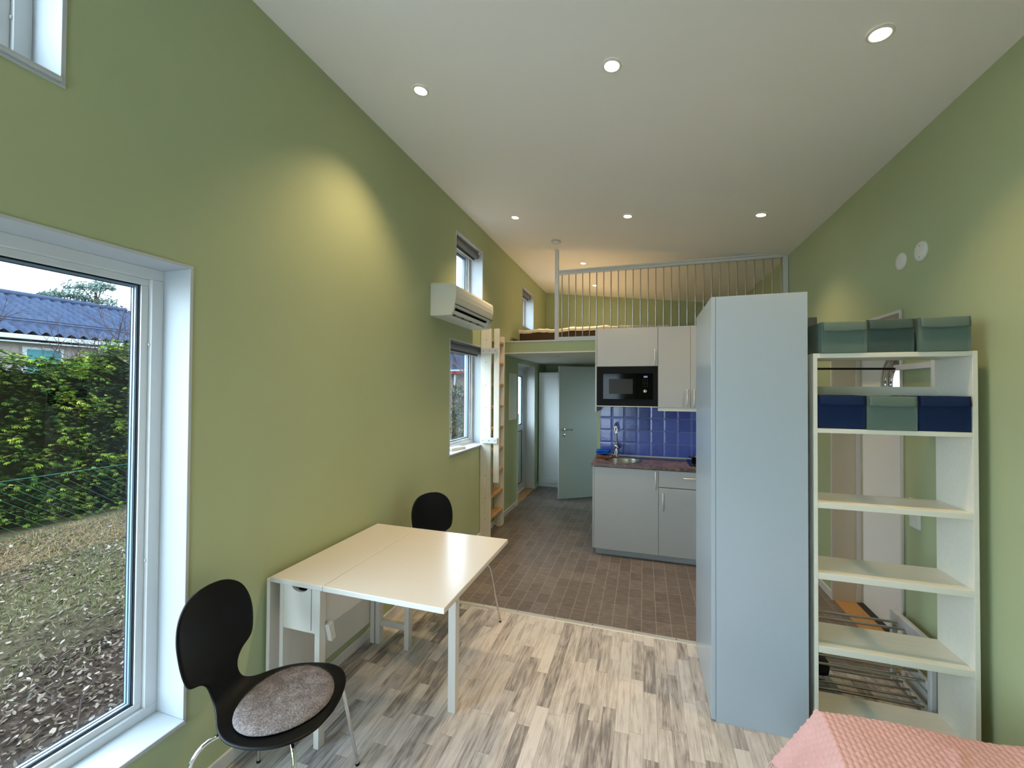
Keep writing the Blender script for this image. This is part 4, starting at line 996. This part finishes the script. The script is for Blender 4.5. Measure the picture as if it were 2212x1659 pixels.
# ------------------------------------------------------------------ bed with pink throw
t = thing('daybed', 'low bed in the bottom right corner under the pink throw', 'bed', (2.7, 1.0, 0))
MB().box(2.40, 3.10, -1.15, 1.83, 0.20, 0.425).build('mattress', 'bedding', t, 0.03, 3)
MB().box(2.42, 3.09, -1.12, 1.80, 0.10, 0.20).build('bed_frame', 'frame_white', t, 0.004)
for x in (2.45, 3.03):
    for y in (-1.08, 1.72): MB().box(x, x + 0.05, y, y + 0.05, 0, 0.10).build('leg', 'frame_white', t)
def blanket(u, v):
    # u: 0 = hem on the aisle side, 1 = wall; v: 0 near, 1 far edge
    y = 0.55 + 1.31 * v
    xe = 2.345 - 0.10 * (1 - v) * 1.2
    ulen = 0.30
    s_ = u * (0.30 + 0.80)
    if s_ < 0.27:
        q = s_ / 0.27                       # draped part
        x = xe - 0.155 * (1 - q) * (0.7 + 0.3 * v) - 0.004; z = 0.435 - (0.235) * (1 - q)
        x += 0.018 * math.sin(y * 21 + 1.0) * (1 - q) + 0.010 * math.sin(y * 43) * (1 - q)
        f = max(0, 1 - (1 - q) * 6); z = z + 0.006 * f
    else:
        q = (s_ - 0.27) / 0.83; x = xe + q * (3.12 - xe); z = 0.443 + 0.012 * math.sin(min(1, q * 3) * PI / 2) + 0.010 * noise.noise(Vector((x * 4, y * 3, 0)))
        if x > 2.85: z += (x - 2.85) * 0.10
        z += 0.006 * math.exp(-((x - 2.62 - 0.5 * (y - 1.6)) / 0.02) ** 2) * (y < 1.75)
    ev = max(0.0, (v - 0.965) / 0.035); z -= 0.028 * ev ** 2 * (1 if s_ > 0.27 else 0.3)
    # waffle cells
    c1 = math.sin(s_ * PI / 0.019); c2 = math.sin(y * PI / 0.028 + (0 if math.floor(s_ / 0.019) % 2 else PI * 0.5))
    h = 0.0042 * (abs(c1) ** 0.7) * (abs(c2) ** 0.7)
    if s_ < 0.27: return (x - h * 0.85, y, z + h * 0.5)
    return (x, y, z + h)
o = MB().grid(blanket, 420, 460).build('throw_blanket', 'pink_waffle', None)
tag(o, 'pink waffle-woven throw with a fringe, spread over the bed', 'blanket')
fr = MB(); rnd = random.Random(5)
for i in range(170):
    v = i / 169; p = Vector(blanket(0.0, v)); 
    for k in range(2):
        d1 = Vector((-0.010 + rnd.uniform(-0.008, 0.006), rnd.uniform(-0.008, 0.008), -0.02)); p2 = p + d1; p3 = p2 + Vector((rnd.uniform(-0.012, 0.006), rnd.uniform(-0.012, 0.012), -0.018))
        fr.tube([p, p2, p3], [0.0013, 0.0011, 0.0007], 5)
f = fr.build('fringe', 'pink_waffle', o); f['kind'] = 'stuff'

# ------------------------------------------------------------------ garden
def gz(x, y): 
    x_ = min(x, 0); return -0.42 + 0.075 * min(-x_, 5) - 0.01 * max(0, -x_ - 5) + 0.03 * noise.noise(Vector((x * 0.8, y * 0.8, 0)))
def gfn(u, v):
    x = -0.245 - 16.5 * u ** 2; y = -6 + 34 * v; return (x, y, gz(x, y))
def gfn2(u, v): x = -16.6 - 40 * u; y = -20 + 80 * v; return (x, y, -0.6)
g = MB().grid(gfn, 60, 80).build('garden_ground', 'garden_soil', None); g['kind'] = 'structure'
g = MB().grid(gfn2, 4, 4).build('garden_ground_far', 'garden_soil', None); g['kind'] = 'structure'
g = MB().box(W + 0.37, 30, -20, 40, -0.5, -0.4).build('yard_ground', 'garden_soil', None); g['kind'] = 'structure'

def scatter(nm, mat, quads, tint, lab, cat, kind=None):
    vs = np.array(quads, dtype=float).reshape(-1, 3); n = len(quads)
    k = len(quads[0]); fs = [tuple(range(i * k, i * k + k)) for i in range(n)]
    m = MB(); m.v = [tuple(p) for p in vs]; m.f = fs; m.sm = [False] * n
    return m, tint
rnd = random.Random(11)
# leaf litter
quads = []; tint = []
for i in range(30000):
    x = -0.35 - 4.4 * rnd.random() ** 1.25; y = rnd.uniform(0.6, 5.2)
    dens = 1.0 if x > -2.2 else 0.38 + 0.4 * (noise.noise(Vector((x * 1.5, y * 1.5, 4))) > 0.15)
    if rnd.random() > dens: continue
    z = gz(x, y) + rnd.uniform(0.004, 0.03); L = rnd.uniform(0.010, 0.027); Wd = L * rnd.uniform(0.3, 0.65)
    a_ = rnd.uniform(0, 2 * PI); ti = rnd.uniform(-0.6, 0.6); tj = rnd.uniform(-0.5, 0.5)
    d1 = Vector((math.cos(a_), math.sin(a_), ti)).normalized() * L; d2 = Vector((-math.sin(a_), math.cos(a_), tj)).normalized() * Wd
    c = Vector((x, y, z)); cv = Vector((0, 0, rnd.uniform(-0.3, 0.6) * L))
    tt = min(1, max(0, rnd.gauss(0.40, 0.27)))
    quads.append((c - d1, c - d1 * 0.4 - d2 * rnd.uniform(0.5, 1), c + d1 * 0.35 - d2 * rnd.uniform(0.6, 1) + cv * 0.4, c + d1 * 0.9 + cv, c + d1 * 0.4 + d2 * rnd.uniform(0.5, 1) + cv * 0.4, c - d1 * 0.45 + d2 * 0.8)); tint.append(tt)
m, tnt = scatter('', '', quads, tint, '', '')
o = m.build('fallen_leaves', 'dry_leaf', None, tint=tnt); tag(o, 'dry brown leaves scattered over the garden ground outside the big window', 'fallen leaves', kind='stuff')
def blades(nm, mat, N, region, hrange, lean, lab, cat, wid=0.004, dens=None, lie=0.0):
    q = []; tn = []
    for i in range(N):
        x, y = region(rnd)
        if dens and rnd.random() > dens(x, y): continue
        z = gz(x, y); h = rnd.uniform(*hrange); a_ = rnd.uniform(0, 2 * PI); l_ = rnd.uniform(0, lean)
        tip = Vector((math.cos(a_) * l_, math.sin(a_) * l_, h)); sd = Vector((-math.sin(a_ + 0.5), math.cos(a_ + 0.5), 0)) * wid; b_ = Vector((x, y, z))
        mid = b_ + tip * 0.55 + Vector((0, 0, h * 0.15))
        q.append((b_ - sd, b_ + sd, mid + sd * 0.7, mid - sd * 0.7)); q.append((mid - sd * 0.7, mid + sd * 0.7, b_ + tip + sd * 0.1, b_ + tip - sd * 0.1)); tt = rnd.random(); tn += [tt, tt]
    m, _ = scatter('', '', q, tn, '', ''); o = m.build(nm, mat, None, tint=tn); tag(o, lab, cat, kind='stuff')
blades('garden_grass', 'grass_blade', 26000, lambda r_: (-1.7 - 3.1 * r_.random(), r_.uniform(1.0, 5.4)), (0.012, 0.034), 0.05, 'patchy green grass between the fallen leaves outside the big window', 'grass', 0.0025,
       lambda x, y: min(1, max(0.06, (-x - 2.0) * 0.8 + 0.8 * noise.noise(Vector((x * 1.7, y * 1.7, 0))))))
blades('dry_straw', 'straw', 15000, lambda r_: (-4.0 - 0.9 * r_.random(), r_.uniform(1.4, 6.0)), (0.005, 0.05), 0.20, 'flattened pale straw along the foot of the hedge', 'dry grass', 0.002)
# twigs
tw = MB()
for (p, q, r_) in (((-0.75, 0.95, -0.34), (-1.6, 1.75, -0.26), 0.007), ((-1.2, 1.5, -0.30), (-1.55, 1.95, -0.27), 0.004), ((-1.5, 1.55, -0.28), (-1.9, 1.6, -0.25), 0.004), ((-2.3, 2.0, -0.22), (-2.5, 2.5, -0.2), 0.005)):
    p, q = Vector(p), Vector(q); pts = [p.lerp(q, k / 6) + Vector((0, 0, 0.03 * math.sin(k * 1.4))) + Vector((0.02 * math.sin(k * 2.1), 0.02 * math.cos(k * 1.7), 0.02)) for k in range(7)]
    tw.tube(pts, [r_ * (1 - 0.08 * k) for k in range(7)], 6)
tag(tw.build('fallen_twig', 'bark', None), 'thin bare twigs lying on the leaves just outside the big window', 'twigs', kind='stuff')

# hedge
HX = -5.15
def htop(y): return 1.86 + 0.16 * noise.noise(Vector((y * 1.1, 3, 0))) + 0.34 * max(0, math.sin((y - 1.9) * 2.1 + 0.5)) ** 3 + (0.35 if 3.55 < y < 4.3 else 0) * max(0, 1 - abs(y - 3.9) / 0.35)
def hface(y, z): return HX + 0.28 * noise.noise(Vector((y * 1.3, z * 1.3, 7))) + 0.20 * noise.noise(Vector((y * 3.4, z * 3.2, 2))) - 0.10 * max(0, z - 1.2)
hd_ = thing('thuja_hedge', 'dense yellow-green conifer hedge filling the big window view', 'hedge', (HX - 0.5, 3, -0.1))
def core(u, v):
    y = -1 + 8.5 * u; zt = htop(y) - 0.12
    if v < 0.7: z = -0.12 + (zt + 0.12) * v / 0.7; return (hface(y, z) - 0.30, y, z)
    q = (v - 0.7) / 0.3; return (hface(y, zt) - 0.30 - 0.9 * q, y, zt - 0.05 * q)
MB().grid(core, 110, 40, False).build('branch_core', 'bark_dark', hd_)
quads = []; tint = []
for i in range(23000):
    y = rnd.uniform(0.6, 6.2); zt = htop(y); r0 = rnd.random()
    if r0 < 0.8: z = gz(HX, y) + 0.03 + (zt - gz(HX, y)) * rnd.random() ** 0.9; dep = rnd.random() ** 1.6 * 0.32; x = hface(y, z) - dep
    else: z = zt + rnd.uniform(-0.12, 0.10); dep = 0.0; x = hface(y, zt) - rnd.random() * 0.6; dep = max(0, zt - z) * 0.8
    cl = noise.noise(Vector((y * 5, z * 5, x * 2))) * 0.5 + 0.5
    if cl < 0.36 and rnd.random() < 0.7: continue
    S_ = rnd.uniform(0.04, 0.078)
    out = Vector((1, rnd.uniform(-0.9, 0.9), rnd.uniform(-0.9, 0.5))).normalized()
    sd = out.cross(Vector((rnd.uniform(-0.4, 0.4), rnd.uniform(-0.4, 0.4), 1))).normalized(); base = Vector((x, y, z))
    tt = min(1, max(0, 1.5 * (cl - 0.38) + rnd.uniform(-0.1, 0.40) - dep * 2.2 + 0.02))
    for k in range(-2, 3):
        dr_ = (out + sd * 0.42 * k).normalized() * S_ * (1 - 0.13 * abs(k)); w_ = sd.cross(dr_).normalized(); wv = (sd * 0.5 + w_ * 0.25).normalized() * S_ * 0.115
        mid = base + dr_ * 0.55
        quads.append((base, mid - wv, base + dr_ + Vector((0, 0, -0.1 * S_)), mid + wv)); tint.append(min(1, max(0, tt + 0.1 * rnd.uniform(-1, 1))))
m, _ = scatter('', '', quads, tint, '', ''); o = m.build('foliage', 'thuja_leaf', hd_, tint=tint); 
# wire fence
wf_ = MB(); FX = -4.62
for z in (0.645,): wf_.tube([(FX, -1, z + 0.0), (FX, 7, z)], 0.0035, 6)
def wline(y0, dirn):
    p = [(FX, y0, 0.645), (FX, y0 + dirn * 0.95, -0.13)]; wf_.tube(p, 0.0016, 4)
for k in range(70): wline(-0.6 + k * 0.11, 1); 
for k in range(70): wline(0.4 + k * 0.11, -1) if False else None
for k in range(9):
    wf_.tube([(FX, -1, 0.56 - k * 0.085), (FX, 7, 0.56 - k * 0.085)], 0.0010, 4) if k % 9 == 8 else None
fe = thing('wire_fence', 'thin green wire mesh fence in front of the hedge', 'fence', (FX, 3, -0.15))
wf_.build('wire_mesh', 'wire_green', fe)
for y in (-0.4, 2.05, 4.6): MB().tube([(FX, y, gz(FX, y) - 0.02), (FX, y, 0.68)], 0.016, 10).build('post', 'wire_green', fe)

# bare branches behind the hedge
def branchy(root, pts_n, seed, r0, L0, spread, lab, name='bare_shrub', depth=4, lean=Vector((0, 0, 1)), mat='bark'):
    R = random.Random(seed); m = MB()
    def grow(p, d, L, r_, lv):
        pts = [p]; n = 5; dd = d.copy()
        for k in range(n):
            dd = (dd + Vector((R.uniform(-1, 1), R.uniform(-1, 1), R.uniform(-0.7, 0.9))) * 0.22).normalized(); pts.append(pts[-1] + dd * L / n)
        m.tube(pts, [r_ * (1 - 0.10 * k) for k in range(n + 1)], 5, cap=False)
        if lv > 0:
            for k in range(R.randint(3, 4)):
                b_ = pts[R.randint(2, n)]; nd = (dd + Vector((R.uniform(-1, 1), R.uniform(-1, 1), R.uniform(-0.6, 0.8))) * spread).normalized(); grow(b_, nd, L * R.uniform(0.5, 0.75), r_ * 0.6, lv - 1)
    for k in range(pts_n):
        d = (lean + Vector((R.uniform(-1, 1), R.uniform(-1, 1), 0)) * 0.5).normalized(); grow(Vector(root) + Vector((R.uniform(-.2, .2), R.uniform(-.3, .3), 0)), d, L0, r_=r0, lv=depth)
    o = m.build(name, mat, None); tag(o, lab, 'shrub', 'leafless shrubs beyond the hedge'); return o
branchy((-8.6, 5.7, -0.4), 5, 21, 0.026, 1.75, 0.8, 'leafless twiggy shrub beyond the hedge at the right edge of the big window')
branchy((-8.6, 3.6, -0.4), 4, 33, 0.022, 1.6, 0.8, 'leafless twiggy shrub beyond the hedge at the left edge of the view')
# pine far behind
t = thing('pine_tree', 'tall grey-green pine rising behind the blue roof', 'tree', (-32, 17.3, -0.6))
tb = MB(); tb.tube([(-32, 17.3, -0.6), (-32, 17.4, 3.5), (-32.1, 17.3, 8.0)], [0.30, 0.24, 0.06], 10); tb.build('trunk', 'bark', t)
br = MB(); quads = []; tint = []
R = random.Random(8)
cl_ = [(-32, 16.6, 7.9, 1.0), (-32, 17.6, 8.2, 0.7), (-32, 15.9, 7.3, 0.9), (-32, 17.3, 7.2, 1.1), (-32, 18.2, 6.7, 0.9), (-32, 15.0, 7.0, 0.55), (-32, 16.7, 6.4, 1.0), (-32, 18.0, 6.0, 0.8), (-32, 16.0, 5.9, 0.8), (-32, 18.6, 5.4, 0.7)]
for (x, y, z, s_) in cl_:
    br.tube([(-32, 17.35, z - 1.0), (x, (y + 17.35) / 2, z - 0.5), (x, y, z)], [0.06, 0.04, 0.02], 6)
    for i in range(900):
        d = Vector((R.gauss(0, 1), R.gauss(0, 1), R.gauss(0, 0.55))); d = d.normalized() * s_ * R.random() ** 0.45; c = Vector((x, y, z)) + Vector((d.x, d.y, d.z * 0.55))
        if noise.noise(c * 2.2) < -0.28: continue
        a_ = Vector((R.gauss(0, 1), R.gauss(0, 1), R.gauss(0, 1))).normalized() * 0.13; b_ = a_.cross(Vector((R.random(), R.random(), R.random()))).normalized() * 0.035
        quads.append((c - a_, c - b_, c + a_, c + b_)); tint.append(R.random())
br.build('branches', 'bark', t)
m, _ = scatter('', '', quads, tint, '', ''); m.build('foliage', 'pine_leaf', t, tint=tint)

# neighbour's house
t = thing('neighbour_house', 'neighbouring pale house with a wide blue-grey tiled roof', 'house', (-20, 7, -0.6))
hy0, hy1 = 0.0, 12.35
MB().box(-24, -16.4, hy0 + 0.4, hy1 - 0.5, -0.6, 2.98).build('walls', 'house_render', t)
sid = MB()
for k in range(17): sid.box(-16.4, -16.385, hy0 + 0.4, hy1 - 0.5, 0.3 + 0.16 * k, 0.3 + 0.16 * k + 0.145)
sid.build('cladding', 'house_render', t)
def roof(u, v):
    y = hy0 + (hy1 - hy0) * u; s_ = v; x = -16.0 - 4.3 * s_; zz = 3.22 + 1.78 * s_
    wv = 0.055 * math.sin(2 * PI * y / 0.30); st = 0.11 * (1 - ((s_ * 13.0) % 1.0))
    return (x, y, zz + wv + st - 0.06)
MB().grid(roof, 41 * 8, 13 * 5, True).build('roof', 'roof_tile_blue', t)
MB().prism([(-20.3, 4.98), (-20.3, 5.02), (-24.6, 3.2), (-24.6, 3.1)], 'y', hy0, hy1).build('roof_back', 'roof_tile_blue', t)
MB().tube([(-20.3, hy0, 5.06), (-20.3, hy1, 5.06)], 0.10, 12).build('ridge', 'roof_tile_blue', t)
MB().prism([(-24.5, 3.05), (-15.98, 3.05), (-15.98, 3.12), (-20.3, 4.94), (-24.5, 3.12)], 'y', hy1 - 0.08, hy1 - 0.04).build('gable_board', 'house_white', t)
MB().box(-16.06, -15.9, hy0, hy1, 3.06, 3.20).build('gutter', 'house_white', t, 0.02)
MB().box(-16.4, -16.0, hy0, hy1, 2.96, 3.0).build('soffit', 'house_white', t)
w_ = MB().box(-16.38, -16.33, 7.5, 8.45, 1.55, 2.86).build('window', 'house_white', t)
MB().box(-16.33, -16.32, 7.6, 8.35, 1.62, 2.79).build('pane', 'teal_glass', w_)
for z in (3.78, 3.70): 
    MB().tube([(-16.9, hy0, z + 0.0), (-16.9, hy1 - 0.5, z)], 0.015, 6).build('snow_rail', 'gasket', t)

# what the lower kitchen window looks out on
t = thing('garden_shed', 'wooden shed with a red roof edge and pale posts outside the lower window', 'shed', (-7, 18, -0.5))
MB().box(-9.5, -5.0, 18.5, 21.5, -0.5, 2.44).build('walls', 'outdoor_fence', t)
MB().prism([(17.9, 2.45), (21.9, 2.55), (21.9, 2.62), (17.9, 2.54)], 'x', -9.9, -4.6).build('roof', 'roof_red', t)
MB().box(-9.9, -4.6, 17.84, 17.9, 2.50, 2.57).build('fascia', 'house_white', t)
MB().box(-9.9, -4.6, 17.85, 17.9, 2.36, 2.50).build('roof_edge', 'roof_red', t)
for x in (-8.8, -7.6, -6.9, -6.3, -5.7, -5.1, -4.75): MB().box(x, x + 0.08, 17.95, 18.03, -0.4, 2.36).build('post', 'house_white', t)
MB().box(-9.8, -4.7, 17.96, 18.02, 1.35, 1.45).box(-9.8, -4.7, 17.96, 18.02, 0.5, 0.58).build('rail', 'house_white', t)
t = thing('far_house', 'blue-grey house wall rising behind the red-edged shed', 'house', (-9, 26, -0.5))
MB().box(-14.0, -8.9, 24.5, 29.0, -0.5, 5.6).build('walls', 'roof_tile_blue', t)
MB().prism([(24.2, 5.5), (26.75, 6.9), (29.3, 5.5), (29.3, 5.6), (26.75, 7.0), (24.2, 5.6)], 'x', -14.2, -8.7).build('roof', 'roof_red', t)
def bush(cx_, cy_, cz_, s_, N, mat, lab, name='bush', cat='shrub'):
    R = random.Random(int(cx_ * 100) + N); q = []; tn = []
    for i in range(N):
        d = Vector((R.gauss(0, 1), R.gauss(0, 1), R.gauss(0, 1))).normalized() * R.random() ** 0.35
        c = Vector((cx_ + d.x * s_[0], cy_ + d.y * s_[1], cz_ + d.z * s_[2]))
        if noise.noise(c * 2.5) < -0.15: continue
        a_ = Vector((R.gauss(0, 1), R.gauss(0, 1), R.gauss(0, 1))).normalized() * 0.06; b_ = a_.cross(Vector((R.random(), R.random(), R.random()))).normalized() * 0.03
        q.append((c - a_, c - b_, c + a_, c + b_)); tn.append(R.random())
    t = thing(name, lab, cat, (cx_, cy_, gz(cx_, cy_)))
    m, _ = scatter('', '', q, tn, '', ''); m.build('foliage', mat, t, tint=tn)
    MB().tube([(cx_, cy_, gz(cx_, cy_) - 0.05), (cx_ + 0.05, cy_, cz_ + 0.3 * s_[2])], [0.05, 0.02], 8).build('stem', 'bark', t)
bush(-4.6, 14.0, 0.35, (1.3, 1.2, 0.95), 3600, 'bush_leaf', 'dark tangled bush low outside the lower window')
bush(-5.9, 16.3, 1.0, (0.45, 0.5, 0.9), 1500, 'bush_leaf', 'taller sparse bush in front of the shed outside the lower window')
branchy((-4.9, 13.2, -0.3), 3, 51, 0.02, 1.2, 0.9, 'leafless branches in front of the dark bush outside the lower window')
branchy((-5.9, 16.5, -0.3), 2, 57, 0.05, 2.6, 0.7, 'leafless small tree rising over the shed outside the lower window')
